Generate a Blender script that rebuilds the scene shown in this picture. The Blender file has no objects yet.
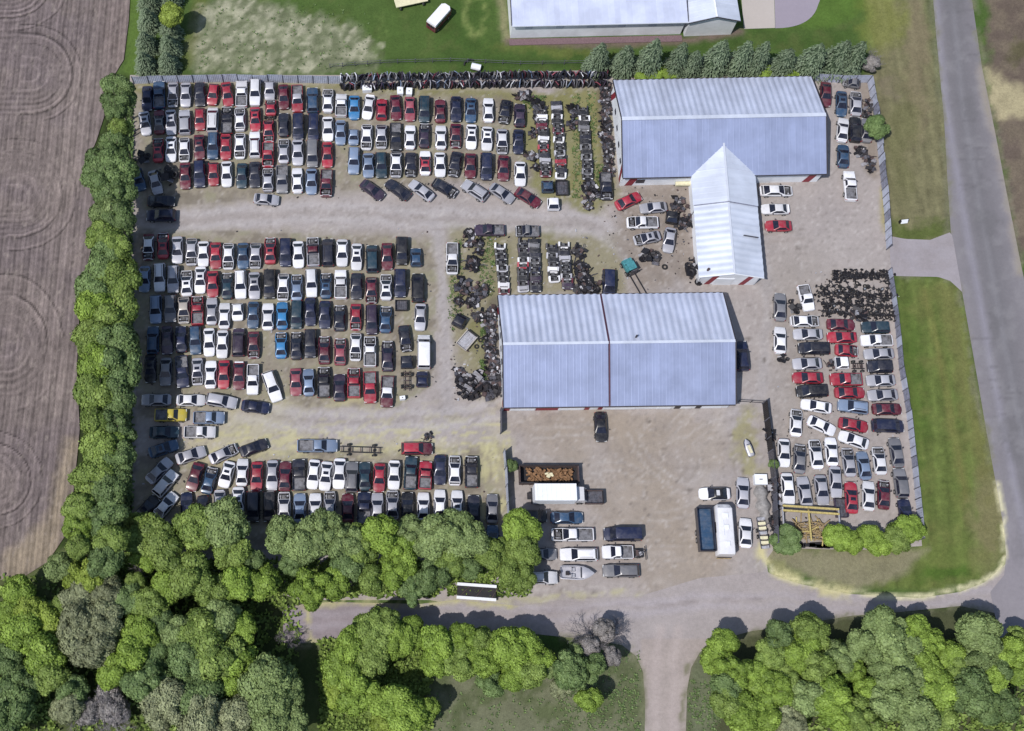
import bpy, math, random
import numpy as np
from mathutils import Vector, Matrix
R = math.radians
SC = bpy.context.scene
COL = SC.collection
# ---------------------------------------------------------------- camera, sky, sun, exposure
F, CX, CY, TILT, HC = 1159.0, 370.0, 365.5, R(18.0), 170.0
cam = bpy.data.objects.new('camera', bpy.data.cameras.new('camera'))
COL.objects.link(cam)
cam.location = (0, 0, HC)
cam.rotation_euler = (TILT, 0, 0)
cam.data.sensor_width = 36
cam.data.lens = F / 1024 * 36
cam.data.shift_x = (512 - CX) / 1024
cam.data.clip_end = 6000
cam.data.clip_start = 1
SC.camera = cam
SUN = Vector((-0.52, -0.38, 1.0)).normalized()
elev = math.asin(SUN.z)
azim = math.atan2(SUN.x, SUN.y)
world = bpy.data.worlds.new('World')
SC.world = world
world.use_nodes = True
wn = world.node_tree.nodes
wn.clear()
sky = wn.new('ShaderNodeTexSky')
sky.sky_type = 'NISHITA'
sky.sun_disc = False
sky.sun_elevation = elev
sky.sun_rotation = azim % (2 * math.pi)
sky.air_density = 1.3
sky.dust_density = 1.2
bg = wn.new('ShaderNodeBackground')
bg.inputs['Strength'].default_value = 0.1
wo = wn.new('ShaderNodeOutputWorld')
world.node_tree.links.new(sky.outputs[0], bg.inputs[0])
world.node_tree.links.new(bg.outputs[0], wo.inputs[0])
sl = bpy.data.lights.new('sun', 'SUN')
sl.energy = 3.9
sl.angle = R(0.5)
sl.color = (1.0, 0.96, 0.9)
so = bpy.data.objects.new('sun', sl)
COL.objects.link(so)
so.rotation_euler = SUN.to_track_quat('Z', 'Y').to_euler()
so.location = SUN * 300
SC.view_settings.view_transform = 'Standard'
SC.view_settings.look = 'None'
SC.view_settings.exposure = 0.12
SC.view_settings.gamma = 1
SC.cycles.max_bounces = 5
SC.cycles.diffuse_bounces = 2
SC.cycles.glossy_bounces = 3

# ---------------------------------------------------------------- survey helpers: photo measurement -> metres on the site
ct, st = math.cos(TILT), math.sin(TILT)
def g(px, py, z=0.0):
    u = (px - CX) / F; v = (CY - py) / F
    dx, dy, dz = u, v * ct + st, v * st - ct
    k = (HC - z) / (-dz)
    return Vector((dx * k, dy * k, z))
def proj(x, y):                       # ground point -> survey pixel (numpy arrays)
    a = y * ct - HC * st * 0 ; 
    dyc = y * ct + (-HC) * st
    dzc = -(y * st) + (-HC) * ct      # camera looks along -z
    return CX + F * x / (-dzc), CY - F * dyc / (-dzc)
def mpp(px, py, z=0):                 # metres per pixel, sideways
    return (g(px + 1, py, z) - g(px, py, z)).length

def A(r, gg, b, k=0.80):
    f = lambda c: ((c / 255 + 0.055) / 1.055) ** 2.4 if c > 10 else c / 255 / 12.92
    return (f(r) * k, f(gg) * k, f(b) * k)

# ---------------------------------------------------------------- object helpers
def tag(o, label=None, cat=None, group=None, kind=None):
    if label: o['label'] = label
    if cat: o['category'] = cat
    if group: o['group'] = group
    if kind: o['kind'] = kind
    return o
def empty(name, loc, rz=0.0, **k):
    o = bpy.data.objects.new(name, None)
    COL.objects.link(o)
    o.location = loc; o.rotation_euler = (0, 0, rz)
    o.empty_display_size = 0.5
    return tag(o, **k)
def link(name, me, parent=None, loc=(0, 0, 0), rot=(0, 0, 0), scale=(1, 1, 1), mats=None):
    o = bpy.data.objects.new(name, me)
    COL.objects.link(o)
    if parent is not None: o.parent = parent
    o.location = loc; o.rotation_euler = rot; o.scale = scale
    if mats:
        while len(me.materials) < len(mats): me.materials.append(mats[len(me.materials)])
        for i, m in enumerate(mats):
            o.material_slots[i].link = 'OBJECT'
            o.material_slots[i].material = m
    return o
class MB:
    def __init__(s): s.v = []; s.f = []; s.m = []
    def poly(s, pts, m=0):
        n = len(s.v); s.v += [tuple(p) for p in pts]; s.f.append(tuple(range(n, n + len(pts)))); s.m.append(m)
    def box(s, c, d, rz=0.0, m=0, rx=0.0, ry=0.0, bev=0.0):
        M = Matrix.Rotation(rz, 3, 'Z') @ Matrix.Rotation(ry, 3, 'Y') @ Matrix.Rotation(rx, 3, 'X')
        hx, hy, hz = d[0] / 2, d[1] / 2, d[2] / 2
        n = len(s.v)
        for z in (-hz, hz):
            for x, y in ((-hx, -hy), (hx, -hy), (hx, hy), (-hx, hy)):
                s.v.append(tuple(M @ Vector((x, y, z)) + Vector(c)))
        for q in ((3, 2, 1, 0), (4, 5, 6, 7), (0, 1, 5, 4), (1, 2, 6, 5), (2, 3, 7, 6), (3, 0, 4, 7)):
            s.f.append(tuple(n + i for i in q)); s.m.append(m)
    def tube(s, pts, r, n=6, m=0, cap=True):
        pts = [Vector(p) for p in pts]
        if not isinstance(r, (list, tuple)): r = [r] * len(pts)
        rings = []
        for i, p in enumerate(pts):
            d = (pts[min(i + 1, len(pts) - 1)] - pts[max(i - 1, 0)])
            if d.length < 1e-6: d = Vector((0, 0, 1))
            d.normalize()
            a = d.cross(Vector((0, 0, 1)) if abs(d.z) < 0.9 else Vector((1, 0, 0))).normalized()
            b = d.cross(a)
            k = len(s.v)
            for j in range(n):
                t = 2 * math.pi * j / n
                s.v.append(tuple(p + (a * math.cos(t) + b * math.sin(t)) * r[i]))
            rings.append(k)
        for i in range(len(rings) - 1):
            for j in range(n):
                s.f.append((rings[i] + j, rings[i] + (j + 1) % n, rings[i + 1] + (j + 1) % n, rings[i + 1] + j)); s.m.append(m)
        if cap:
            s.f.append(tuple(rings[0] + j for j in range(n))[::-1]); s.m.append(m)
            s.f.append(tuple(rings[-1] + j for j in range(n))); s.m.append(m)
    def torus(s, c, R0, r0, n=14, k=6, m=0, M=None):
        b = len(s.v); M = M or Matrix.Identity(3)
        for i in range(n):
            t = 2 * math.pi * i / n
            for j in range(k):
                u = 2 * math.pi * j / k
                p = Vector(((R0 + r0 * math.cos(u)) * math.cos(t), (R0 + r0 * math.cos(u)) * math.sin(t), r0 * 1.1 * math.sin(u)))
                s.v.append(tuple(M @ p + Vector(c)))
        for i in range(n):
            for j in range(k):
                s.f.append((b + i * k + j, b + ((i + 1) % n) * k + j, b + ((i + 1) % n) * k + (j + 1) % k, b + i * k + (j + 1) % k)); s.m.append(m)
    def mesh(s, name, mats=(), smooth=None):
        me = bpy.data.meshes.new(name)
        me.from_pydata(s.v, [], s.f)
        for m in mats: me.materials.append(m)
        if any(s.m): me.polygons.foreach_set('material_index', s.m)
        if smooth is not None:
            me.shade_smooth(); me.set_sharp_from_angle(angle=R(smooth))
        me.update()
        return me
    def obj(s, name, mats, parent=None, smooth=None, **k):
        return link(name, s.mesh(name, mats, smooth), parent, **k)
def npmesh(name, co, faces, mats=(), cols=None, tint=None, smooth=False):
    me = bpy.data.meshes.new(name)
    co = np.asarray(co, np.float32); faces = np.asarray(faces, np.int32)
    nf, k = faces.shape
    me.vertices.add(len(co)); me.vertices.foreach_set('co', co.ravel())
    me.loops.add(nf * k); me.loops.foreach_set('vertex_index', faces.ravel())
    me.polygons.add(nf); me.polygons.foreach_set('loop_start', np.arange(0, nf * k, k, dtype=np.int32))
    me.polygons.foreach_set('loop_total', np.full(nf, k, np.int32))
    if smooth: me.polygons.foreach_set('use_smooth', np.ones(nf, bool))
    for m in mats: me.materials.append(m)
    if cols is not None:
        a = me.attributes.new('Col', 'FLOAT_COLOR', 'POINT')
        a.data.foreach_set('color', np.concatenate([cols, np.ones((len(cols), 1))], 1).astype(np.float32).ravel())
    if tint is not None:
        a = me.attributes.new('tint', 'FLOAT', 'FACE'); a.data.foreach_set('value', np.asarray(tint, np.float32))
    me.update(calc_edges=True)
    return me

# ---------------------------------------------------------------- materials
class NT:
    def __init__(s, name):
        s.mat = bpy.data.materials.new(name); s.mat.use_nodes = True
        s.t = s.mat.node_tree; s.b = s.t.nodes['Principled BSDF']
    def n(s, typ, **k):
        x = s.t.nodes.new(typ)
        for a, b in k.items(): setattr(x, a, b)
        return x
    def set(s, sock, val):
        if isinstance(val, bpy.types.NodeSocket): s.t.links.new(val, sock)
        else:
            if isinstance(val, tuple) and len(val) == 3 and sock.type == 'RGBA': val = val + (1,)
            sock.default_value = val
    def math(s, op, a, b=0.0, clamp=False):
        x = s.n('ShaderNodeMath', operation=op, use_clamp=clamp); s.set(x.inputs[0], a); s.set(x.inputs[1], b); return x.outputs[0]
    def noise(s, scale, detail=3, rough=0.6, vec=None, dist=0.0):
        x = s.n('ShaderNodeTexNoise'); x.inputs['Scale'].default_value = scale; x.inputs['Detail'].default_value = detail
        x.inputs['Roughness'].default_value = rough; x.inputs['Distortion'].default_value = dist
        if vec is not None: s.t.links.new(vec, x.inputs['Vector'])
        return x.outputs['Fac']
    def ramp(s, f, lo, hi, a=0.0, b=1.0):
        x = s.n('ShaderNodeMapRange'); s.set(x.inputs[0], f)
        for i, v in enumerate((lo, hi, a, b)): x.inputs[i + 1].default_value = v
        return x.outputs[0]
    def mix(s, f, a, b, mode='MIX'):
        x = s.n('ShaderNodeMix', data_type='RGBA', blend_type=mode)
        s.set(x.inputs[0], f); s.set(x.inputs[6], a); s.set(x.inputs[7], b); return x.outputs[2]
    def gray(s, f):
        x = s.n('ShaderNodeCombineColor')
        for i in range(3): s.set(x.inputs[i], f)
        return x.outputs[0]
    def bump(s, h, strength=0.5, dist=0.1):
        x = s.n('ShaderNodeBump'); x.inputs['Strength'].default_value = strength; x.inputs['Distance'].default_value = dist
        s.set(x.inputs['Height'], h); s.t.links.new(x.outputs[0], s.b.inputs['Normal'])
    def pos(s, sx=1, sy=1, sz=1, world=True):
        if world: v = s.n('ShaderNodeNewGeometry').outputs['Position']
        else: v = s.n('ShaderNodeTexCoord').outputs['Object']
        x = s.n('ShaderNodeMapping'); x.inputs['Scale'].default_value = (sx, sy, sz)
        s.t.links.new(v, x.inputs['Vector']); return x.outputs[0]
    def fin(s, col, rough=0.8, metal=0.0, spec=None):
        s.set(s.b.inputs['Base Color'], col); s.set(s.b.inputs['Roughness'], rough); s.set(s.b.inputs['Metallic'], metal)
        if spec is not None: s.set(s.b.inputs['Specular IOR Level'], spec)
        return s.mat
def ground_mat(name, amp=0.35, s1=0.25, s2=2.0, s3=9.0, bump=0.4, bd=0.06, stretch=(1, 1), tintc=None, rough=0.95, spec=0.2):
    t = NT(name)
    at = t.n('ShaderNodeAttribute', attribute_name='Col').outputs['Color']
    p = t.pos(stretch[0], stretch[1], 1)
    a = t.noise(s1, 4, 0.6, p); b = t.noise(s2, 4, 0.7, p); c = t.noise(s3, 2, 0.6, p)
    k = t.math('ADD', t.math('MULTIPLY', a, 0.35), t.math('ADD', t.math('MULTIPLY', b, 0.4), t.math('MULTIPLY', c, 0.25)))
    col = t.mix(1.0, at, t.gray(t.ramp(k, 0.3, 0.7, 1 - amp, 1 + amp)), 'MULTIPLY')
    if tintc: col = t.mix(t.ramp(t.noise(s2 * 0.6, 4, 0.65, p), 0.52, 0.68, 0, 0.55), col, tintc)
    t.bump(t.math('ADD', b, c), bump, bd)
    return t.fin(col, rough, spec=spec)
def simple(name, col, rough=0.6, metal=0.0, amp=0.2, sc=3.0, dirt=None, dirtamt=0.3, bump=0.0, spec=None, world=False):
    t = NT(name)
    p = t.pos(world=world)
    n = t.noise(sc, 4, 0.65, p)
    c = t.mix(1.0, col, t.gray(t.ramp(n, 0.3, 0.7, 1 - amp, 1 + amp)), 'MULTIPLY')
    if dirt: c = t.mix(t.ramp(t.noise(sc * 0.6, 5, 0.7, p), 0.5, 0.72, 0, dirtamt), c, dirt)
    if bump: t.bump(n, bump, 0.05)
    return t.fin(c, rough, metal, spec)
CARCOL = dict(W=(.66, .66, .71), S=(.37, .37, .42), G=(.17, .17, .19), K=(.010, .010, .014), C=(.020, .021, .034), N=(.013, .018, .052),
              B=(.030, .070, .14), T=(.03, .17, .38), L=(.18, .24, .36), R=(.29, .016, .036), P=(.25, .05, .075), M=(.095, .008, .022),
              Y=(.50, .40, .05), E=(.013, .035, .055), U=(.035, .022, .045), O=(.42, .38, .35))
def paint(code):
    t = NT('car paint ' + code)
    c = CARCOL[code]
    oi = t.n('ShaderNodeObjectInfo').outputs['Random']
    p = t.pos(world=True)
    col = t.mix(1.0, c, t.gray(t.ramp(oi, 0, 1, 0.8, 1.2)), 'MULTIPLY')
    dust = t.ramp(t.noise(1.3, 5, 0.7, p), 0.42, 0.75, 0.0, 0.28 if code not in 'KCNEU' else 0.16)
    col = t.mix(dust, col, (.26, .24, .23))
    col = t.mix(t.ramp(t.noise(0.9, 3, 0.6, t.pos(1.3, 1.3, 1)), 0.60, 0.72, 0, 0.35), col, (c[0] * .75 + .03, c[1] * .75 + .025, c[2] * .75 + .025))
    t.set(t.b.inputs['Coat Weight'], 0.25); t.set(t.b.inputs['Coat Roughness'], 0.15)
    return t.fin(col, t.ramp(dust, 0, 0.3, 0.35, 0.6), 0.15 if code in 'SGBLCN' else 0.0)
PAINT = {k: paint(k) for k in CARCOL}
M_ = {}
def mk(key, *a, **k): M_[key] = simple(key.replace('_', ' '), *a, **k)
mk('glass', (.014, .016, .03), .12, amp=.3, dirt=(.12, .12, .13), dirtamt=.35, sc=1.5)
mk('rubber', (.015, .015, .017), .85)
mk('dark_metal', (.018, .017, .022), .6, .3, dirt=(.055, .04, .04), dirtamt=.5, sc=2.5)
mk('engine', (.16, .155, .16), .5, .6, amp=.6, sc=5, dirt=(.03, .028, .03), dirtamt=.9)
mk('hub', (.4, .4, .42), .4, .6)
mk('lamp', (.65, .66, .68), .2)
mk('tail', (.3, .01, .01), .3)
mk('galvanised', (.50, .53, .62), .42, .0, amp=.05, sc=.6, dirt=(.42, .43, .48), dirtamt=.3)
mk('white_panel', (.72, .74, .80), .5, amp=.06, sc=.8, dirt=(.45, .44, .42), dirtamt=.3)
mk('red_trim', (.22, .02, .035), .5)
mk('dark_trim', (.03, .025, .03), .6)
mk('rust', (.075, .05, .05), .9, amp=.5, sc=4, dirt=(.06, .045, .045), dirtamt=.7)
mk('wood', (.26, .19, .10), .85, amp=.4, sc=4, dirt=(.14, .11, .09), dirtamt=.5)
mk('yellow_wood', (.42, .34, .13), .8, amp=.3, sc=4, dirt=(.22, .15, .06), dirtamt=.6)
mk('orange', (.20, .11, .055), .85, amp=.4, sc=2.5, dirt=(.12, .06, .035), dirtamt=.6)
mk('fence_metal', (.40, .43, .54), .5, .0, amp=.2, sc=1.2, dirt=(.2, .2, .24), dirtamt=.5, world=True)
mk('fence_dark', (.10, .10, .13), .7, amp=.3)
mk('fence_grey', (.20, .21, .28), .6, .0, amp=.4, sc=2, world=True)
mk('seam', (.07, .025, .045), .6)
mk('concrete', (.40, .38, .37), .9, amp=.12, sc=.8)
mk('bark', (.10, .08, .065), .95, amp=.4, sc=4, bump=.5)
mk('twig', (.17, .155, .17), .95, amp=.3, sc=3)
mk('scrap_grey', (.09, .09, .11), .5, .3, amp=.6, sc=3, dirt=(.09, .05, .04), dirtamt=.5)
mk('scrap_light', (.36, .36, .40), .5, .1, amp=.3, sc=3, dirt=(.15, .12, .11), dirtamt=.5)
mk('cream', (.62, .58, .40), .6, amp=.15, sc=1.5)
mk('teal', (.05, .20, .23), .5, amp=.3)
# ---------------------------------------------------------------- ground sheets (painted per vertex with the ground's own colours)
_rng = np.random.RandomState(7)
_G = _rng.rand(256, 256)
def vn(x, y):                          # value noise
    xi = np.floor(x).astype(int); yi = np.floor(y).astype(int); fx = x - xi; fy = y - yi
    fx = fx * fx * (3 - 2 * fx); fy = fy * fy * (3 - 2 * fy)
    q = lambda i, j: _G[(xi + i) % 256, (yi + j) % 256]
    return (q(0, 0) * (1 - fx) + q(1, 0) * fx) * (1 - fy) + (q(0, 1) * (1 - fx) + q(1, 1) * fx) * fy
def fbm(x, y, o=4):
    s = 0; a = 1; t = 0
    for i in range(o):
        s = s + a * vn(x + i * 17.3, y + i * 9.1); t += a; a *= .55; x = x * 2.03; y = y * 2.03
    return s / t
def inside(x, y, P):
    r = np.zeros(len(x), bool); n = len(P)
    for i in range(n):
        x1, y1 = P[i]; x2, y2 = P[(i + 1) % n]
        c = ((y1 > y) != (y2 > y))
        with np.errstate(divide='ignore', invalid='ignore'):
            r ^= c & (x < (x2 - x1) * (y - y1) / (y2 - y1 + 1e-12) + x1)
    return r
def pdist(x, y, P, closed=True):
    best = np.full(len(x), 1e9); bx = x.copy(); by = y.copy(); n = len(P)
    for i in range(n if closed else n - 1):
        x1, y1 = P[i]; x2, y2 = P[(i + 1) % n]; dx, dy = x2 - x1, y2 - y1
        t = np.clip(((x - x1) * dx + (y - y1) * dy) / (dx * dx + dy * dy + 1e-12), 0, 1)
        qx = x1 + t * dx; qy = y1 + t * dy; d = np.hypot(x - qx, y - qy)
        k = d < best; best[k] = d[k]; bx[k] = qx[k]; by[k] = qy[k]
    return best, bx, by
sm = lambda d, a, b: np.clip((d - a) / (b - a), 0, 1)
class Paint:
    def __init__(s, x, y):
        s.x, s.y = x, y; s.U, s.V = proj(x, y)
        s.n1 = fbm(x * .12 + 5, y * .12, 4); s.n2 = fbm(x * .5 + 50, y * .5 + 9, 4); s.n3 = fbm(x * 1.7, y * 1.7 + 31, 3)
        s.wu = (s.n1 - .5) * 24 + (s.n2 - .5) * 22 + (s.n3 - .5) * 9; s.wv = (fbm(x * .15 + 90, y * .15, 4) - .5) * 26 + (fbm(x * .6 + 7, y * .6 + 70, 3) - .5) * 20 + (fbm(x * 2 + 3, y * 2 + 70, 2) - .5) * 8
        s.c = np.zeros((len(x), 3))
    def fill(s, c): s.c[:] = c
    def mix(s, m, c): m = np.clip(m, 0, 1)[:, None]; s.c = s.c * (1 - m) + np.array(c) * m
    def mul(s, f): s.c = s.c * np.asarray(f)[:, None]
    def ell(s, cx, cy, rx, ry, c, k=1.0, soft=.35, warp=1.0):
        d = np.hypot((s.U + s.wu * warp - cx) / rx, (s.V + s.wv * warp - cy) / ry)
        s.mix((1 - sm(d, 1 - soft, 1 + soft)) * k, c)
    def pol(s, P, c, k=1.0, soft=8, warp=.5):
        u = s.U + s.wu * warp; v = s.V + s.wv * warp
        i = inside(u, v, P); d, _, _ = pdist(u, v, P); d = np.where(i, d, -d)
        s.mix(sm(d, -soft / 2, soft / 2) * k, c)
    def line(s, P, w, c, k=1.0, soft=3, warp=.25, gap=0.0):
        u = s.U + s.wu * warp; v = s.V + s.wv * warp
        d, _, _ = pdist(u, v, P, False)
        m = (1 - sm(d, w - soft, w + soft)) * k
        if gap: m = m * sm(s.n2, gap - .08, gap + .08)
        s.mix(m, c)
def sheet(name, P, z, cell, paintfn, mat, label=None, height=None):
    W = [tuple(g(px, py, 0))[:2] for px, py in P]
    xs = [p[0] for p in W]; ys = [p[1] for p in W]
    ax = np.arange(min(xs) - cell, max(xs) + cell * 2, cell); ay = np.arange(min(ys) - cell, max(ys) + cell * 2, cell)
    X, Y = np.meshgrid(ax, ay); nx = len(ax); ny = len(ay)
    cxs = (X[:-1, :-1] + cell / 2).ravel(); cys = (Y[:-1, :-1] + cell / 2).ravel()
    ins = inside(cxs, cys, W)
    idx = np.arange(nx * ny).reshape(ny, nx)
    q = np.stack([idx[:-1, :-1], idx[:-1, 1:], idx[1:, 1:], idx[1:, :-1]], -1).reshape(-1, 4)[ins]
    cnt = np.bincount(q.ravel(), minlength=nx * ny)
    used = np.nonzero(cnt)[0]; x = X.ravel()[used].copy(); y = Y.ravel()[used].copy()
    bd = cnt[used] < 4
    d, bx, by = pdist(x[bd], y[bd], W)
    x[bd] = np.where(d < cell * 1.2, bx, x[bd]); y[bd] = np.where(d < cell * 1.2, by, y[bd])
    rm = np.zeros(nx * ny, int); rm[used] = np.arange(len(used))
    p = Paint(x, y); paintfn(p)
    zz = np.full(len(x), z) if height is None else z + height(p) * ~bd
    me = npmesh(name, np.stack([x, y, zz], 1), rm[q], [mat], np.clip(p.c, 0.003, .9))
    o = link(name, me); tag(o, label, kind='structure')
    return o
VERGE = [(762, 550), (767, 566), (776, 574), (800, 583), (850, 592.5), (900, 597), (935, 595), (962, 590.5), (985, 581), (1000, 568), (1005, 552), (1003, 520), (996, 485)]
def verge(p):
    p.line(VERGE, 2.2, A(214, 208, 172), .95, 1.8, .25, .28); p.line(VERGE[:5], 5.0, A(200, 192, 146), .85, 4, .6, .42)
    EDG = [[(284, 644), (330, 642), (420, 640), (500, 630), (590, 640), (634, 650), (645, 680), (643, 760)], [(684, 760), (688, 676), (700, 654), (752, 633), (790, 627), (850, 617), (900, 613), (960, 607), (996, 612)],
           [(933, -10), (939, 68), (944, 120), (948, 192), (951, 233)], [(953, 278), (962, 292), (977, 377), (986, 430), (997, 490)], [(972, -10), (982, 68), (996, 137), (1006, 190), (1022, 270)], [(890, 277), (938, 278), (950, 282)]]
    for E_ in EDG: p.line(E_, 2.6, A(132, 128, 112), .6, 2.6, .5, .42); p.line(E_, 1.6, A(104, 106, 76), .7, 2, .6, .54)
    p.line([(300, 603), (340, 601), (420, 605), (460, 599), (520, 603), (560, 596), (640, 592)], 2.2, A(182, 177, 140), .7, 2.2, .4, .44)
def far_ground():
    f = np.arange(-62, 116, .6); fy = np.arange(-14, 142, .6)
    ax = np.concatenate([[-3000, -1200, -500, -200, -100], f, [125, 150, 250, 600, 1500, 3000]])
    ay = np.concatenate([[-3000, -1200, -500, -200, -60, -25], fy, [150, 180, 300, 700, 1500, 3000]])
    X, Y = np.meshgrid(ax, ay); x = X.ravel(); y = Y.ravel()
    nx = len(ax); idx = np.arange(len(x)).reshape(len(ay), nx)
    q = np.stack([idx[:-1, :-1], idx[:-1, 1:], idx[1:, 1:], idx[1:, :-1]], -1).reshape(-1, 4)
    p = Paint(x, y)
    GR = A(76, 98, 48); GD = A(56, 82, 34); DRY = A(128, 124, 88); ST = A(150, 148, 125); BR = A(118, 104, 94); OL = A(95, 100, 60)
    p.fill(GR)
    p.mix(sm(p.n1, .45, .62) * .5, GD)
    p.mix(sm(p.n2, .55, .75) * .35, OL)
    # rough pale patch north of the yard
    p.pol([(196, 8), (240, -8), (290, 10), (335, 22), (372, 45), (378, 66), (300, 71), (200, 71), (186, 50)], A(140, 142, 118), .85, 10, .7)
    stre = fbm(p.x * .9 + p.y * .25, p.y * .9 - p.x * .5, 4)
    pm = inside(p.U + p.wu * .5, p.V + p.wv * .5, [(190, 4), (240, -8), (290, 10), (335, 22), (380, 45), (388, 70), (195, 72)])
    p.mix(pm * sm(stre, .48, .62) * .6, A(86, 96, 66))
    p.mix(pm * sm(-stre, -.45, -.34) * .7, A(176, 174, 152))
    p.ell(290, 30, 60, 20, GD, 0.0)
    p.line([(188, 60), (192, 30), (200, 0)], 7, A(105, 108, 62), .5)
    # mower loop
    e = np.abs(np.hypot((p.U - 475) / 10, (p.V - 14) / 20) - 1); p.mix((1 - sm(e, .12, .4)) * sm(p.n3, .35, .55) * .7, A(130, 142, 85))
    for a in (-1, 1): p.line([(378 + a * 3, 15), (384 + a * 3, 35), (372 + a * 3, 52)], 1.2, A(100, 120, 65), .5, 1)
    p.line([(330, 66), (450, 60), (560, 64), (610, 66)], 2.5, A(50, 70, 32), .6, 2)
    p.ell(560, 50, 60, 6, A(110, 115, 62), .5)
    p.line([(500, 0), (506, 38)], 4, A(140, 135, 105), .8)
    p.line([(508, 41), (600, 44), (700, 38), (742, 32)], 3, A(122, 100, 100), .8)
    p.pol([(742, 26), (830, 30), (880, 0), (900, -30), (740, -30)], A(85, 112, 48), .8, 8)
    # east verge strip
    p.pol([(868, -30), (925, -30), (950, 150), (952, 250), (888, 250), (872, 90)], A(120, 115, 88), .92, 14)
    band = np.sin((p.x - p.y * .075) * 2 * math.pi / 2.3) + np.sin((p.x - p.y * .075) * 2 * math.pi / .9 + p.n2 * 4)
    ev = inside(p.U, p.V, [(862, -30), (930, -30), (952, 245), (888, 245)])
    p.mul(1 + ev * band * .10 + ev * (p.n3 - .5) * .5)
    p.ell(880, 20, 22, 35, A(122, 128, 62), .6); p.ell(915, 60, 10, 90, A(128, 115, 95), .5); p.ell(895, 90, 12, 10, A(120, 110, 95), .6)
    p.ell(920, 232, 40, 12, A(80, 95, 42), .8); p.ell(905, 140, 12, 60, A(105, 106, 70), .5)
    # south-east grass lot
    lot = [(896, 276), (944, 278), (961, 291), (978, 380), (997, 490), (1005, 545), (985, 580), (940, 592), (850, 585), (770, 565), (770, 545), (920, 548)]
    p.pol(lot, A(98, 110, 58), .9, 6, .2)
    lm = inside(p.U, p.V, lot)
    b2 = np.sin((p.x - p.y * .10) * 2 * math.pi / 2.6) + .6 * np.sin((p.x - p.y * .10) * 2 * math.pi / 1.05)
    p.mul(1 + lm * b2 * .13 + lm * (p.n3 - .5) * .7)
    p.line([(925, 290), (948, 400), (965, 500)], 3, A(122, 118, 70), .6, 3); p.ell(985, 520, 18, 50, A(122, 116, 84), .85); p.line([(948, 290), (968, 380), (984, 470)], 9, A(120, 116, 74), .55, 8, .5)
    p.mix(lm * sm(p.n2, .5, .68) * .35, A(112, 112, 66))
    p.ell(925, 560, 60, 14, A(104, 118, 60), .5); p.ell(945, 578, 30, 8, A(70, 98, 36), .8); p.ell(910, 420, 12, 110, A(70, 98, 36), .5)
    p.pol([(768, 546), (930, 550), (900, 575), (855, 588), (800, 575), (768, 560)], A(138, 132, 110), .85, 8)
    # far east dirt
    p.pol([(985, -30), (1060, -30), (1060, 300), (1010, 230), (993, 130)], BR, .9, 8)
    p.mix((p.U > 985) * (p.V < 300) * sm(p.n2, .45, .65) * .6, A(90, 78, 74))
    p.pol([(980, 62), (1060, 105), (1060, 112), (998, 118), (990, 100)], A(172, 162, 130), .9, 8)
    p.ell(1018, 50, 14, 10, A(86, 84, 56), .7)
    # verge west: between field and hedge, and beneath it
    p.pol([(128, -20), (146, -20), (145, 76), (120, 76), (128, 30)], A(88, 112, 52), 1, 5)
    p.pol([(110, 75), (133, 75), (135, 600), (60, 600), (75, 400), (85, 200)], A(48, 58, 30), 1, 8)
    # woodland floor south
    wl = [(-60, 560), (130, 540), (300, 590), (290, 640), (330, 640), (420, 628), (440, 700), (440, 790), (-60, 790)]
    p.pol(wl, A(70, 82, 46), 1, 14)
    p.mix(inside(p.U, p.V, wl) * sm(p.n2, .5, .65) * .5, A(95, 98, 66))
    p.pol([(420, 650), (560, 660), (640, 640), (648, 800), (420, 800)], A(112, 114, 92), .95, 14)
    p.mix((p.U > 430) * (p.U < 650) * (p.V > 640) * sm(p.n2, .48, .62) * .6, A(72, 86, 48))
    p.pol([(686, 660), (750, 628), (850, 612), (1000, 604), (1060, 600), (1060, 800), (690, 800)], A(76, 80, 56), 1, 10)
    p.ell(706, 700, 16, 40, A(108, 114, 90), .9)
    p.line([(20, 592), (60, 560), (95, 540)], 8, A(100, 108, 72), .7)
    verge(p)
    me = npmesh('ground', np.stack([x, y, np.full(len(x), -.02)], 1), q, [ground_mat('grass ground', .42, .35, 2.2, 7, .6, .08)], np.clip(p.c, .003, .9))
    tag(link('ground', me), 'mown and rough grass around the yard', kind='structure')
far_ground()

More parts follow.
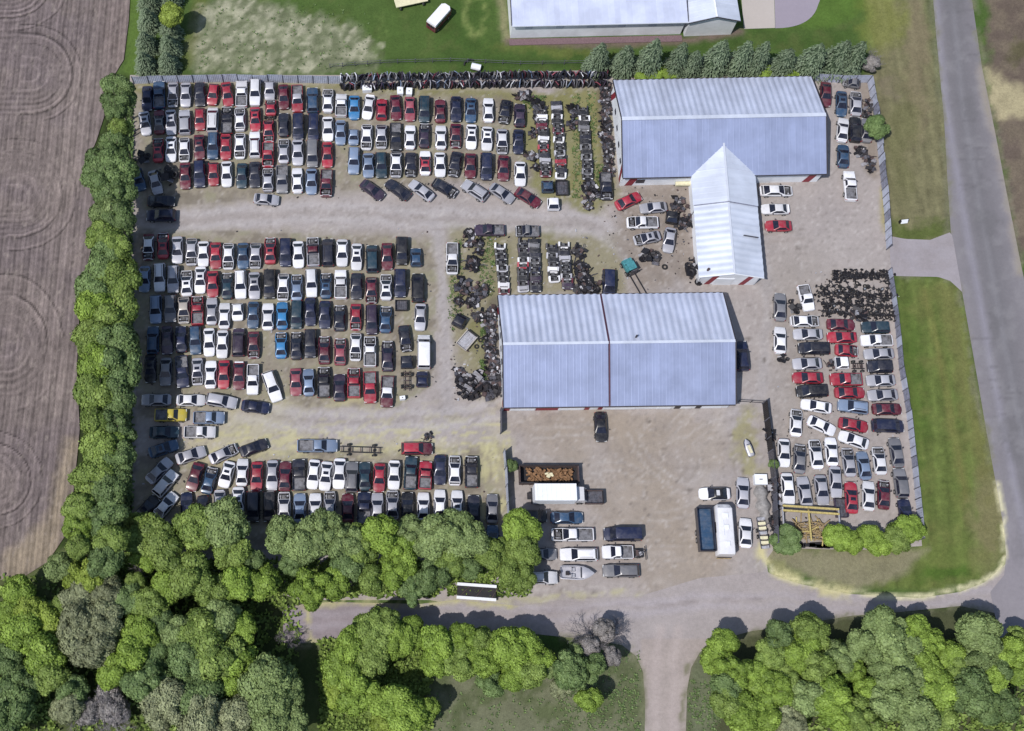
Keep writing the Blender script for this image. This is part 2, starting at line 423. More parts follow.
FIELD = [(-70, -60), (133, -60), (129, 20), (124, 60), (113, 78), (105, 115), (97, 140), (84, 172), (95, 200), (92, 245), (80, 300), (77, 370), (80, 430), (74, 490), (66, 535), (48, 562), (24, 577), (0, 580), (-70, 590)]
LOOPS = [(31, 74, 42, 40), (17, 195, 47, 44), (7, 343, 43, 52), (-6, 480, 40, 40), (10, -12, 45, 34)]
def furrow(p):
    s = np.sin((p.x - .012 * p.y) * 2 * math.pi / .76 + (p.n1 - .5) * 5)
    s2 = np.sin((p.x - .05 * p.y) * 2 * math.pi / 2.28 + 1)
    v = s * .55 + s2 * .35
    for li, (cx, cy, rx, ry) in enumerate(LOOPS):
        u = np.where(p.U < cx, 0, (p.U - cx) / rx)
        r = np.hypot(u, (p.V - cy) / ry) + (p.n2 - .5) * .05
        ring = np.sin(r * 2 * math.pi * 7.5)
        m = (1 - sm(r, 1.0, 1.12)) * sm(r, .25, .4)
        ph = fbm(p.x * .2 + cx, p.y * .2, 2); v = v * (1 - m * .45) + ring * m * .55 * sm(ph, .35, .6)
        for rr, w, q_ in ((1.0 - .03 * li, .03, -2.4), (.93 - .02 * li, .03, 1.6), (1.22 + .05 * (li % 3), .025, -1.5), (1.17 + .05 * (li % 3), .03, 1.0), (.42 + .07 * li, .03, 1.2), (.2 + .03 * li, .04, 1.0), (.75 - .05 * (li % 2), .02, -1.2)): v = v + (1 - sm(np.abs(r - rr), 0, w)) * q_ * sm(p.n1, .3, .5) * (p.U > cx - 10)
    return v
def field_paint(p):
    v = furrow(p); p.f = v
    p.fill(A(119, 108, 106))
    p.mix(sm(p.n1, .45, .65) * .35, A(104, 94, 100)); p.mix(sm(p.U, 85, 125) * .35, A(132, 118, 114))
    for cx, cy in ((75, 95), (78, 150), (60, 180), (70, 240), (50, 300), (62, 400)): p.ell(cx, cy, 22, 30, A(138, 126, 122), .4)
    p.pol([(70, 440), (82, 440), (60, 560), (10, 590), (0, 560), (45, 520)], A(152, 138, 118), .7, 14)
    p.mul(np.clip(1 + v * .42 + (p.n3 - .5) * .55, .35, 1.8))
    sp = fbm(p.x * 3.1, p.y * 1.1, 2); p.mix(sm(sp, .66, .82) * .3, A(172, 160, 152))
def smallbump(p): return np.clip(.05 * furrow(p), -.13, .13)
sheet('crop_field', FIELD, 0.16, .27, field_paint, ground_mat('ploughed soil', .34, .4, 2.5, 8, .7, .1, stretch=(1, .45)), height=smallbump)

YARD = [(130, 75), (345, 75), (608, 70), (612, 74), (868, 75), (880, 170), (889, 236), (893, 300), (903, 370), (914, 458), (922, 546), (860, 550), (775, 548), (766, 560), (768, 572), (800, 600), (700, 640), (540, 625), (430, 600), (300, 600), (180, 560), (132, 540), (130, 300)]
GV = A(166, 158, 156)
def yard_paint(p):
    DIRT = A(142, 134, 116); DK = A(116, 108, 98); WEED = A(128, 126, 78); STR = A(188, 182, 142)
    p.fill(GV); p.mix(sm(p.n1, .4, .62) * .3, A(150, 142, 142)); p.mix(sm(p.n2, .55, .75) * .25, A(175, 168, 168))
    # car rows: browner, weedier
    for P in ([(132, 84), (520, 92), (560, 190), (480, 182), (330, 192), (140, 210)], [(132, 228), (440, 238), (432, 385), (395, 408), (270, 405), (135, 420)],
              [(132, 455), (510, 445), (508, 530), (132, 560)]):
        p.pol(P, DIRT, .75, 12); 
        m = inside(p.U, p.V, P); p.mix(m * sm(p.n2, .5, .62) * .55, A(140, 138, 112)); p.mix(m * sm(-p.n2, -.44, -.34) * .6, DK)
    p.line([(135, 88), (340, 86), (600, 100)], 4, WEED, .8, 4, .3)
    p.pol([(520, 92), (612, 88), (612, 190), (590, 215), (540, 200), (524, 140)], A(130, 128, 88), .9, 8)
    for c in ((575, 110, 6, 30), (597, 120, 9, 40), (572, 180, 7, 30), (604, 190, 10, 20), (540, 100, 30, 7)): p.ell(*c, A(128, 124, 80), .55)
    p.line([(603, 90), (606, 170)], 5, A(98, 88, 80), .7)
    p.pol([(452, 225), (620, 236), (625, 292), (500, 296), (495, 400), (470, 395), (448, 330), (446, 250)], A(140, 134, 108), .85, 10)
    for c in ((478, 250, 14, 24), (494, 270, 8, 25), (455, 290, 10, 20), (549, 245, 8, 20), (480, 345, 12, 30), (478, 330, 8, 8)): p.ell(*c, A(120, 118, 80), .6)
    p.line([(494, 300), (492, 400)], 6, A(96, 88, 84), .6)
    # straw-littered ground in the south-west corner
    for c in ((245, 420, 40, 12), (300, 440, 14, 12), (250, 440, 30, 16), (345, 405, 20, 6), (410, 445, 40, 6), (495, 460, 14, 30), (210, 450, 30, 12), (275, 405, 14, 8), (355, 402, 10, 4), (390, 440, 60, 5)): p.ell(*c, STR, .38, .6)
    pm = (p.U > 180) * (p.U < 510) * (p.V > 395) * (p.V < 520); dd = (1 - sm(np.abs(p.V - 435 + p.wv * .6), 8, 40)) * pm
    p.mix(dd * sm(fbm(p.x * .7, p.y * 2.2, 4), .52, .6) * .7, STR)
    p.mix(((p.U > 478) * (p.U < 512) * (p.V > 440) * (p.V < 520)) * sm(fbm(p.x * 1.6, p.y * .5, 4), .5, .62) * .7, STR)
    # wheel lanes
    for L in ([(160, 222), (300, 212), (430, 218), (520, 222), (600, 226), (640, 260), (680, 290)], [(436, 225), (444, 300), (448, 400)], [(240, 412), (330, 422), (440, 418), (500, 410)],
              [(620, 210), (660, 230), (680, 280)], [(590, 480), (640, 540), (680, 600)], [(720, 430), (690, 480), (680, 600)], [(760, 250), (770, 300), (760, 400), (700, 440)]):
        for o in (-7, 7): p.line([(a, b + o) for a, b in L], 3.5, A(180, 175, 178), .55, 4, .3)
        p.line(L, 3, A(142, 134, 132), .4, 3, .3)
    p.pol([(620, 185), (692, 185), (697, 280), (640, 290), (615, 240)], A(132, 120, 108), .65, 16)
    p.line([(620, 430), (660, 500), (690, 560), (672, 640)], 26, A(152, 139, 126), .6, 22, .8)
    p.line([(560, 430), (600, 500), (650, 580)], 10, A(148, 137, 126), .4, 9, .6); p.line([(720, 420), (700, 500), (690, 570)], 8, A(176, 168, 162), .45, 8, .6)
    for c in ((570, 425, 60, 16), (660, 425, 60, 14), (640, 500, 50, 50), (680, 560, 40, 30), (560, 450, 30, 20), (650, 440, 40, 14), (710, 450, 30, 25)): p.ell(*c, A(156, 144, 132), .6)
    for c in ((748, 430, 9, 24), (752, 462, 14, 10)): p.ell(*c, A(150, 145, 102), .75)
    p.line([(795, 280), (800, 420), (800, 530)], 30, A(146, 138, 130), .4, 20)
    p.line([(884, 190), (886, 230)], 4, A(150, 142, 80), .7)
    p.line([(868, 90), (874, 170)], 8, A(130, 118, 104), .6, 4)
    for c in ((764, 360, 2, 2), (674, 246, 2, 2), (798, 247, 3, 2), (775, 302, 3, 1.5), (690, 490, 2, 2), (625, 405, 3, 2), (649, 421, 2, 2), (640, 538, 2, 2), (556, 512, 3, 3), (748, 340, 3, 2)): p.ell(*c, A(98, 90, 84), .8, .5, .1)
    rq = random.Random(5)
    for i in range(26):                      # tyre arcs
        cx, cy = (rq.uniform(510, 740), rq.uniform(418, 600)) if i % 3 else (rq.uniform(150, 880), rq.choice((205, 215, 225, 235, 415, 425)) + rq.uniform(-8, 8))
        a0 = rq.uniform(0, 6.28) if i % 3 else rq.choice((1.4, 1.7)); rad = rq.uniform(40, 120) if i % 3 else 400; x0, y0 = cx - rad * math.cos(a0), cy - rad * math.sin(a0); sp = rq.uniform(30, 80) / rad
        for o in (0, 9): p.line([(x0 + (rad + o) * math.cos(a0 + sp * t / 6), y0 + (rad + o) * math.sin(a0 + sp * t / 6)) for t in range(7)], .9, A(*((136, 126, 120) if i % 2 else (184, 178, 176))), .45, 1.1, .08)
    for i in range(45):
        p.ell(rq.uniform(505, 760), rq.uniform(415, 600), rq.uniform(1, 2.6), rq.uniform(.8, 1.8), A(104, 96, 92), .6, .5, .1)
    p.mix(sm(fbm(p.x * 3.1, p.y * 3.1, 2), .66, .8) * .35, A(120, 112, 108)); p.mix(sm(fbm(p.x * 2.7 + 40, p.y * 2.7, 2), .68, .8) * .35, A(196, 190, 188))
    for i in range(60):
        r = random.Random(i); cx, cy = r.uniform(500, 760), r.uniform(420, 600)
        p.ell(cx, cy, r.uniform(3, 12), r.uniform(1, 4), A(*( (176, 168, 164) if i % 2 else (140, 130, 124))), .35, .6, .2)
_yp = yard_paint
def yard_paint(p): _yp(p); verge(p)
sheet('yard', YARD, 0.012, .42, yard_paint, ground_mat('yard gravel', .20, .3, 1.6, 7, .45, .05))

ROAD2 = [(282, 606), (330, 602), (420, 604), (455, 600), (520, 606), (560, 600), (640, 596), (700, 578), (766, 572), (800, 584), (850, 594), (920, 598), (960, 592), (985, 582), (1010, 560), (1060, 560), (1060, 640), (1000, 614), (960, 606), (900, 612), (850, 616), (790, 626), (752, 631), (718, 640), (700, 652), (691, 668), (687, 690), (684, 800), (644, 800), (645, 700), (643, 672), (636, 656), (622, 645), (590, 640), (500, 630), (420, 640), (330, 642), (284, 644)]
def road2_paint(p):
    p.fill(A(163, 155, 155)); p.mix(sm(p.n1, .4, .6) * .4, A(150, 140, 142)); p.mix((p.U > 640) * (p.V > 640) * .6, A(166, 154, 148))
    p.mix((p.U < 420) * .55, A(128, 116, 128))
    for o in (-9, 2): p.line([(290, 624 + o), (420, 618 + o), (560, 618 + o), (700, 606 + o), (850, 606 + o), (1000, 600 + o)], 3, A(172, 166, 176), .4, 3, .3)
    for u in (656, 674): p.line([(u, 800), (u, 660), (u + 4, 630)], 4, A(178, 166, 164), .6, 3, .15)
    for P in ([(290, 604), (340, 601), (420, 606), (460, 600), (520, 606)], [(308, 640), (340, 641), (400, 638)], [(308, 606), (309, 640)]): p.line(P, 2.5, A(190, 184, 130), .8, 2.5, .25, .42)
    p.line([(540, 612), (640, 606), (760, 600)], 1.5, A(128, 118, 120), .5, 2, .3, .45)
_rp = road2_paint
def road2_paint(p): _rp(p); verge(p)
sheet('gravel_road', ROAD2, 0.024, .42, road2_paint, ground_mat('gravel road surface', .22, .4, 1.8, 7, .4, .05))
ROAD = [(926, -60), (933, 0), (939, 68), (944, 120), (948, 192), (951, 236), (953, 276), (962, 292), (977, 377), (986, 430), (997, 490), (1004, 530), (1006, 556), (1004, 575), (990, 592), (1000, 640), (1080, 800), (1130, 800), (1080, 500), (1040, 350), (1022, 270), (1006, 190), (996, 137), (982, 68), (972, 0), (966, -60)]
def road_paint(p):
    p.fill(A(132, 128, 134)); 
    L = [(950, -20), (962, 100), (978, 200), (1000, 320), (1030, 480), (1060, 620)]
    p.line(L, 16, A(112, 110, 115), .85, 14, .1); p.line(L, 2.5, A(132, 130, 136), .6, 2, .05)
    p.line([(a - 17, b) for a, b in L], 3, A(150, 147, 160), .6, 3, .1); verge(p); p.line([(980, 68), (995, 137), (1006, 190), (1020, 270)], 4, A(160, 150, 142), .7, 4, .3)
    p.mix(sm(p.n2, .55, .7) * .25, A(150, 148, 152))
    rq = random.Random(3)
    for i in range(34):
        v = rq.uniform(0, 620); u = 935 + v * .115 + rq.uniform(0, 30); p.line([(u, v), (u + rq.uniform(4, 26), v + rq.uniform(-3, 3))], .5, A(96, 93, 98), .5, .9, .3)
    for i in range(6):
        v = i * 110; p.ell(955 + v * .12, v, 8, 16, A(108, 106, 110), .5, .3)
    p.mix(sm(p.V, 480, 600) * .4, A(156, 150, 158))
sheet('asphalt_road', ROAD, 0.036, .42, road_paint, ground_mat('worn asphalt', .12, .3, 2.0, 10, .3, .02, rough=.9))
sheet('asphalt_road', [(926, -60.3), (966, -60.3), (915, -420), (880, -420)], 0.036, 2.0, lambda p: p.fill(A(124, 121, 128)), bpy.data.materials['worn asphalt'])
sheet('crop_field', [(-70.3, -400), (-70.3, 640), (-700, 640), (-700, -400)], 0.12, 2.0, lambda p: (p.fill(A(124, 115, 116)), p.mix(sm(p.n1, .4, .6) * .4, A(108, 99, 101))), bpy.data.materials['ploughed soil'])
DRIVE = [(889, 236), (905, 239), (930, 240), (951, 232), (953, 240), (962, 292), (950, 281), (938, 277), (891, 276)]
sheet('driveway', DRIVE, 0.048, .42, lambda p: (p.fill(A(158, 152, 158)), p.mix(sm(p.n2, .5, .7) * .4, A(146, 138, 140))), ground_mat('driveway gravel', .14, .4, 1.8, 7, .4, .05))
sheet('concrete_pad', [(738, -40), (773, -40), (775, 28), (744, 29)], 0.03, .6, lambda p: p.fill(A(188, 180, 176)), ground_mat('concrete slab', .06, .4, 1.8, 7, .1, .01))
def arc(P0, P1, P2, n=10): return [((1 - t) ** 2 * P0[0] + 2 * t * (1 - t) * P1[0] + t * t * P2[0], (1 - t) ** 2 * P0[1] + 2 * t * (1 - t) * P1[1] + t * t * P2[1]) for t in [i / n for i in range(n + 1)]]
sheet('asphalt_pad', [(773.3, -40), (822, -40), (820, 0)] + arc((818, 5), (812, 28), (775.3, 28.3)), 0.02, .6, lambda p: p.fill(A(156, 148, 162)), ground_mat('pad asphalt', .06, .4, 1.8, 7, .1, .01))
# ---------------------------------------------------------------- buildings
def rect_from(nw, ne, sw, se, z):
    P = [g(*p, z) for p in (nw, ne, sw, se)]
    c = sum(P, Vector()) / 4
    d = (P[1] - P[0]) + (P[3] - P[2]); a = math.atan2(d.y, d.x)
    L = ((P[1] - P[0]).length + (P[3] - P[2]).length) / 2; W = ((P[2] - P[0]).length + (P[3] - P[1]).length) / 2
    c.z = 0
    return c, a, L, W
def roof_mat(name, base, amp, rough=.32, metal=.85):
    t = NT(name)
    p = t.pos(.9, .12, 1, world=False); oi = t.n('ShaderNodeObjectInfo').outputs['Random']
    n = t.noise(1.4, 3, .6, p); n2 = t.noise(.25, 3, .6, t.pos())
    col = t.mix(1.0, base, t.gray(t.math('MULTIPLY', t.ramp(n, .3, .7, 1 - amp, 1 + amp), t.math('MULTIPLY', t.ramp(oi, 0, 1, .95, 1.05), t.ramp(n2, .35, .65, .9, 1.1)))), 'MULTIPLY')
    t.bump(n, .25, .05)
    return t.fin(col, rough, metal)
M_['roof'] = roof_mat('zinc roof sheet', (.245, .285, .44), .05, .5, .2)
M_['roof_n'] = roof_mat('zinc roof sheet with painted sky sheen', (.52, .555, .70), .09, .45, .3)  # north-slope copy of the zinc, its brighter sky reflection painted into the colour
M_['roof_white'] = roof_mat('white roof sheet', (.52, .56, .67), .05, .5, .1)
M_['wall_metal'] = roof_mat('white ribbed wall', (.74, .76, .82), .04, .5, 0)
def panel_mesh(w, ln, rib=.05, wave=0):
    m = MB(); h = w / 2; r = .05
    if wave:
        for i in range(8):
            x0, x1 = -h + i * w / 8, -h + (i + 1) * w / 8; z0, z1 = [wave * (1 + math.sin(2 * math.pi * x / w)) for x in (x0, x1)]
            m.poly([(x0, 0, z0), (x1, 0, z1), (x1, ln, z1 * .6), (x0, ln, z0 * .6)])
        m.poly([(-h, 0, -.03), (h, 0, -.03), (h, 0, 0), (-h, 0, 0)])
        return m
    prof = [(-h, 0), (-h + r, rib), (-h + 2 * r, rib), (-h + 3 * r, 0), (-r * .5, 0), (0, rib * .5), (r * .5, 0), (h, 0)]
    for i in range(len(prof) - 1):
        (x0, z0), (x1, z1) = prof[i], prof[i + 1]
        m.poly([(x0, 0, z0), (x1, 0, z1), (x1, ln, z1), (x0, ln, z0)])
    m.poly([(-h, 0, -.03), (h, 0, -.03), (h, 0, 0), (-h, 0, 0)])
    return m
def slope(parent, x0, x1, y_eave, z_eave, y_ridge, z_ridge, mat, w=1.0, name='roof_panel', axis='x', ov=.25, wave=0):
    """roof panels laid side by side from eave to ridge; axis = direction of the ridge"""
    dy = y_ridge - y_eave; dz = z_ridge - z_eave; ln = math.hypot(dy, dz) + ov; a = math.atan2(dz, abs(dy))
    n = max(1, round((x1 - x0) / w)); ww = (x1 - x0) / n
    me = panel_mesh(ww, ln, .008, wave).mesh(name, [mat], 60 if wave else None); s = 1 if dy > 0 else -1
    for i in range(n):
        xc = x0 + (i + .5) * ww
        ye = y_eave - s * ov * math.cos(a); ze = z_eave - ov * math.sin(a)
        if axis == 'x': loc = (xc, ye, ze); rz = 0 if s > 0 else math.pi
        else: loc = (ye, xc, ze); rz = -math.pi / 2 if s > 0 else math.pi / 2
        o = link(name, me, parent, loc); o.rotation_mode = 'XYZ'
        o.rotation_euler = (Matrix.Rotation(rz, 3, 'Z') @ Matrix.Rotation(a, 3, 'X')).to_euler()
def shell(parent, L, W, he, dz, mat, axis='x', n='wall', t=.15):
    """four walls with thickness, two of them gables"""
    hx, hy = L / 2, W / 2
    def wall(pts, nrm):
        m = MB(); q = [Vector(p) - Vector(nrm) * t for p in pts]
        m.poly(pts); m.poly(q[::-1])
        for i in range(len(pts)): m.poly([pts[i], q[i], q[(i + 1) % len(pts)], pts[(i + 1) % len(pts)]])
        m.obj(n, [mat], parent)
    if axis == 'x':
        for s in (-1, 1):
            wall([(-hx * s, s * hy, 0), (hx * s, s * hy, 0), (hx * s, s * hy, he), (-hx * s, s * hy, he)], (0, s, 0))
            wall([(s * hx, -hy * .995 * s, 0), (s * hx, hy * .995 * s, 0), (s * hx, hy * .995 * s, he - .02), (s * hx, 0, he + dz - .05), (s * hx, -hy * .995 * s, he - .02)], (s, 0, 0))
    else:
        for s in (-1, 1):
            wall([(s * hx, -hy * s, 0), (s * hx, hy * s, 0), (s * hx, hy * s, he), (s * hx, -hy * s, he)], (s, 0, 0))
            wall([(-hx * .995 * s, s * hy, 0), (hx * .995 * s, s * hy, 0), (hx * .995 * s, s * hy, he - .02), (0, s * hy, he + dz - .05), (-hx * .995 * s, s * hy, he - .02)], (0, s, 0))
def bar(parent, name, p0, p1, w, h, mat):
    p0, p1 = Vector(p0), Vector(p1); d = p1 - p0; m = MB(); m.box((0, 0, 0), (d.length, w, h))
    o = m.obj(name, [mat], parent); o.location = (p0 + p1) / 2
    o.rotation_euler = d.to_track_quat('X', 'Z').to_euler()
    return o
def frame(center, a, **k): return empty('metal_building', center, a, **k)

# --- south building
c, a, L, W = rect_from((497, 297), (722, 294), (504.6, 406), (736.5, 403), 3.5)
SB = frame(c, a, label='long metal shop building with two-section ribbed roof, nearest the lower drive', cat='building')
HE, DZ = 3.5, 3.1
shell(SB, L - .5, W - .5, HE, DZ, M_['wall_metal'])
seam = -L / 2 + L * (.457)
for s in (-1, 1):
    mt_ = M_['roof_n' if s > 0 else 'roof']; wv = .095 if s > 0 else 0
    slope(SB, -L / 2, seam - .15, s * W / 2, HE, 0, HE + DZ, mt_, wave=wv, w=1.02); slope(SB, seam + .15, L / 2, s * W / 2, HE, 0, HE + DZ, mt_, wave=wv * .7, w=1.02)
for s in (-1, 1):
    for x, mt, wd in ((seam, 'seam', .2), (-L / 2 - .07, 'dark_trim', .14), (L / 2 + .07, 'dark_trim', .14)):
        bar(SB, 'roof_trim', (x, s * (W / 2 + .2), HE - .02), (x, 0, HE + DZ + .06), wd, .2, M_[mt])
    bar(SB, 'gutter', (-L / 2, s * (W / 2 + .3), HE - .10), (L / 2, s * (W / 2 + .3), HE - .10), .14, .14, M_['dark_trim'])
for x0, x1 in ((-L / 2, seam - .1), (seam + .1, L / 2)): bar(SB, 'ridge_cap', (x0, 0, HE + DZ + .09), (x1, 0, HE + DZ + .09), .42, .07, M_['roof_white'])
def on_south(parent, W, x0, x1, z0, z1, name, mat, proud=.06):
    m = MB(); m.box(((x0 + x1) / 2, -W / 2 - proud / 2, (z0 + z1) / 2), (x1 - x0, proud, z1 - z0)); return m.obj(name, [mat], parent)
f = lambda zx: -L / 2 + L * (zx - 88) / (935 - 88)
for z0, z1 in ((96, 118), (215, 298), (396, 414), (446, 462)): on_south(SB, W - .5, f(z0), f(z1), .02, 3.3, 'red_wall_panel', M_['red_trim'], .03)
for z0, z1 in ((122, 213), (302, 394), (466, 585), (665, 718), (752, 795), (826, 905)):
    d = on_south(SB, W - .5, f(z0), f(z1), .02, 2.9, 'garage_door', M_['white_panel'], .05)
    for k in range(4): 
        m = MB(); m.box(((f(z0) + f(z1)) / 2, -W / 2 + .25 - .06, .45 + k * .7), (f(z1) - f(z0) - .2, .04, .62)); m.obj('door_panel', [M_['white_panel']], d)
for x in (f(730), f(808)): on_south(SB, W - .5, x, x + .9, .02, 2.1, 'door', M_['dark_trim'], .05)
for s in (-1, 1):       # red stripes and small windows on the west gable
    m = MB(); m.poly([(-L / 2 + .22, s * (W / 2 - .4), .1), (-L / 2 + .22, s * (W / 2 - 1.6), .1), (-L / 2 + .22, s * (W / 2 - 2.9), 3.3), (-L / 2 + .22, s * (W / 2 - 1.7), 3.3)]); m.obj('red_stripe', [M_['red_trim']], SB)
for k in range(6):
    m = MB(); m.box((-L / 2 + .22, -W / 2 + 3.2 + k * 2.1, 2.2), (.08, .9, .6)); m.obj('window', [M_['glass']], SB)
m = MB(); m.tube([(f(576), .9, HE + DZ - .6), (f(576), .9, HE + DZ + .5)], .14, 8); m.obj('roof_vent', [M_['dark_trim']], SB)
# --- north building
c, a, L, W = rect_from((613, 82), (811, 77), (623, 176), (827, 173), 3.7)
NB = frame(c, a, label='large metal shop building with ribbed roof along the north fence', cat='building')
HE, DZ = 3.7, 3.0
shell(NB, L - .5, W - .5, HE, DZ, M_['wall_metal'])
for s in (-1, 1):
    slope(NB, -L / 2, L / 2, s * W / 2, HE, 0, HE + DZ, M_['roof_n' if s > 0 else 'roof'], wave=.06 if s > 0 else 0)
    for x in (-L / 2 - .06, L / 2 + .06): bar(NB, 'roof_trim', (x, s * (W / 2 + .2), HE - .02), (x, 0, HE + DZ + .06), .12, .2, M_['dark_trim'])
    bar(NB, 'gutter', (-L / 2, s * (W / 2 + .3), HE - .10), (L / 2, s * (W / 2 + .3), HE - .10), .14, .14, M_['dark_trim'])
bar(NB, 'ridge_cap', (-L / 2, 0, HE + DZ + .09), (L / 2, 0, HE + DZ + .09), .62, .07, M_['roof_white'])
for x, sg in ((-L / 2 + 1.0, 1), (L / 2 - 2.7, 1)):
    m = MB(); y = -W / 2 + .25 - .03; m.poly([(x, y, .05), (x + 1.2, y, .05), (x + 1.9, y, 3.4), (x + .7, y, 3.4)]); m.obj('red_stripe', [M_['red_trim']], NB)
for s in (-1, 1):
    m = MB(); x = -L / 2 + .21; m.poly([(x, s * (W / 2 - .5), .1), (x, s * (W / 2 - 1.5), .1), (x, s * (W / 2 - 2.8), 3.4), (x, s * (W / 2 - 1.7), 3.4)]); m.obj('red_stripe', [M_['red_trim']], NB)
for k in range(4):
    m = MB(); m.box((-L / 2 + .21, -W / 2 + 3.5 + k * 3, 2.3), (.08, .9, .6)); m.obj('window', [M_['glass']], NB)
on_south(NB, W - .5, -L / 2 + 2.6, -L / 2 + 4.0, .9, 2.0, 'window', M_['glass'])
on_south(NB, W - .5, L / 2 - 11, L / 2 - 8, .02, 3.0, 'garage_door', M_['white_panel'])
m = MB(); m.box((-L / 2 + 10.6, -W / 2 - .15, 1.0), (3.0, .6, .5)); m.obj('cream_tank', [M_['cream']], NB)
# --- annex: gable roofs running south out of the north building
P = [g(*p, 3.7) for p in ((695.3, 206), (756.5, 206), (701, 277), (763, 277))]
c = sum(P, Vector()) / 4; d = (P[0] - P[2]) + (P[1] - P[3]); aa = math.atan2(d.y, d.x) - math.pi / 2
Wd = ((P[1] - P[0]).length + (P[3] - P[2]).length) / 2; Ln = ((P[0] - P[2]).length + (P[1] - P[3]).length) / 2; c.z = 0
AX = empty('metal_annex', c, aa, label='white gable-roofed annex running south from the large northern building', cat='building')
HE, DZ = 3.55, 1.5
shell(AX, Wd - .5, Ln - .5, HE, DZ, M_['wall_metal'], axis='y')
for s in (-1, 1):
    slope(AX, -Ln / 2, Ln / 2, s * Wd / 2, HE, 0, HE + DZ, M_['roof_white'], axis='y', wave=.035, w=1.15)
    slope(AX, Ln / 2 + .12, Ln / 2 + 6.0, s * (Wd / 2 + .1), HE + .15, 0, HE + DZ + .16, M_['roof_white'], axis='y', name='roof_panel')
    bar(AX, 'roof_trim', (s * (Wd / 2 + .2), Ln / 2 + .05, HE + .06), (0, Ln / 2 + .05, HE + DZ + .14), .14, .12, M_['fence_grey'])
    bar(AX, 'roof_trim', (s * (Wd / 2 + .2), -Ln / 2 - .06, HE - .05), (0, -Ln / 2 - .06, HE + DZ + .05), .12, .16, M_['white_panel'])
bar(AX, 'ridge_cap', (0, -Ln / 2, HE + DZ + .09), (0, Ln / 2, HE + DZ + .09), .3, .07, M_['galvanised'])
# upper section: walls, then the valley part that cuts into the main roof
ry = Ln / 2 + 6.0
bar(AX, 'ridge_cap', (0, Ln / 2 + .12, HE + DZ + .26), (0, ry + 6.6, HE + DZ + .26), .3, .07, M_['galvanised'])
for s in (-1, 1):
    m = MB(); m.box((s * (Wd / 2 - .3), Ln / 2 + 3, HE / 2), (.15, 5.8, HE)); m.obj('wall', [M_['wall_metal']], AX)
    n = 7; x0 = s * (Wd / 2 + .1)
    me_n = 7
    for i in range(n):                                      # tapering valley panels
        y0 = ry + .0 + i * 6.5 / n; y1 = ry + (i + 1) * 6.5 / n
        fx = lambda y: (1 - (y - ry) / 6.5) * x0
        zz = lambda x: HE + .15 + (1 - abs(x) / abs(x0)) * (DZ + .01) + .03
        m = MB(); q = [(0, y0, zz(0)), (fx(y0), y0, zz(fx(y0))), (fx(y1), y1, zz(fx(y1))), (0, y1, zz(0))]
        m.poly(q if s < 0 else q[::-1]); m.box((fx(y0) / 2, y0, zz(fx(y0) / 2) + .02), (math.hypot(fx(y0), DZ * abs(fx(y0) / x0)) * .98 + .01, .06, .05), ry=math.atan2(DZ, x0)); m.obj('roof_panel', [M_['roof_white']], AX)
for x in (-Wd / 2 + 1.4, Wd / 2 - 2.8):
    m = MB(); y = -Ln / 2 + .25 - .03; m.poly([(x, y, .05), (x + .9, y, .05), (x + 1.6, y, 3.4), (x + .7, y, 3.4)]); m.obj('red_stripe', [M_['red_trim']], AX)
m = MB(); m.box((-.6, -Ln / 2 + .2, 1.25), (2.8, .08, 2.5)); m.obj('garage_door', [M_['white_panel']], AX)
m = MB(); m.tube([(-Wd / 2 + 1.1, -Ln / 2 + 1.0, HE), (-Wd / 2 + 1.1, -Ln / 2 + 1.0, HE + .9)], .2, 8); m.obj('roof_vent', [M_['rust']], AX)
m = MB(); m.box((Wd / 4 + .9, .6, HE + .72), (2.6, .14, .2), ry=math.atan2(DZ, Wd / 2)); m.obj('roof_bracket', [M_['scrap_grey']], AX)
# --- warehouse at the top edge
p0 = g(512, 24.5, 4.3); p1 = g(688, 20.5, 4.3); d = p1 - p0; a = math.atan2(d.y, d.x)
TB = empty('metal_warehouse', (p0 + p1) / 2 * 1, a, label='pale metal warehouse at the top edge, behind the spruce row', cat='building'); TB.location.z = 0
L = d.length; HE = 4.3; W = 24
m = MB(); m.box((0, W / 2, HE / 2), (L - .4, W - .5, HE)); m.obj('wall', [M_['wall_metal']], TB)
M_['roof_top'] = roof_mat('pale blue roof sheet', (.50, .54, .70), .03, .5, .1)
slope(TB, -L / 2, L / 2, 0, HE, W / 2, HE + 1.6, M_['roof_top']); slope(TB, -L / 2, L / 2, W, HE, W / 2, HE + 1.6, M_['roof_top'])
bar(TB, 'gutter', (-L / 2, -.32, HE - .12), (L / 2, -.32, HE - .12), .16, .16, M_['galvanised'])
for x in (-L / 2 - .06, L / 2 + .06): bar(TB, 'roof_trim', (x, -.2, HE), (x, W / 2, HE + 1.65), .12, .2, M_['scrap_grey'])
m = MB(); m.box((0, -.6, .05), (L, 1.2, .1)); m.obj('gravel_strip', [simple('mulch strip', A(120, 98, 104), .95, amp=.3, sc=6)], TB)
for x in np.arange(-L / 2 + 3, L / 2 - 2, 5.2):
    m = MB(); m.box((float(x), .18, 2.9), (1.2, .1, .5)); m.obj('window', [M_['galvanised']], TB)
p0 = g(689.5, 23, 4.3); p1 = g(739.5, 21, 4.3); d = p1 - p0
TP = empty('gabled_porch_building', (p0 + p1) / 2, math.atan2(d.y, d.x), label='white gabled section joined to the pale warehouse, beside the concrete pad', cat='building'); TP.location.z = 0
L = d.length
m = MB(); m.poly([(-L / 2 + .2, .3, 0), (L / 2 - .2, .3, 0), (L / 2 - .2, .3, HE), (0, .3, HE + 1.3), (-L / 2 + .2, .3, HE)]); m.obj('wall', [M_['wall_metal']], TP)
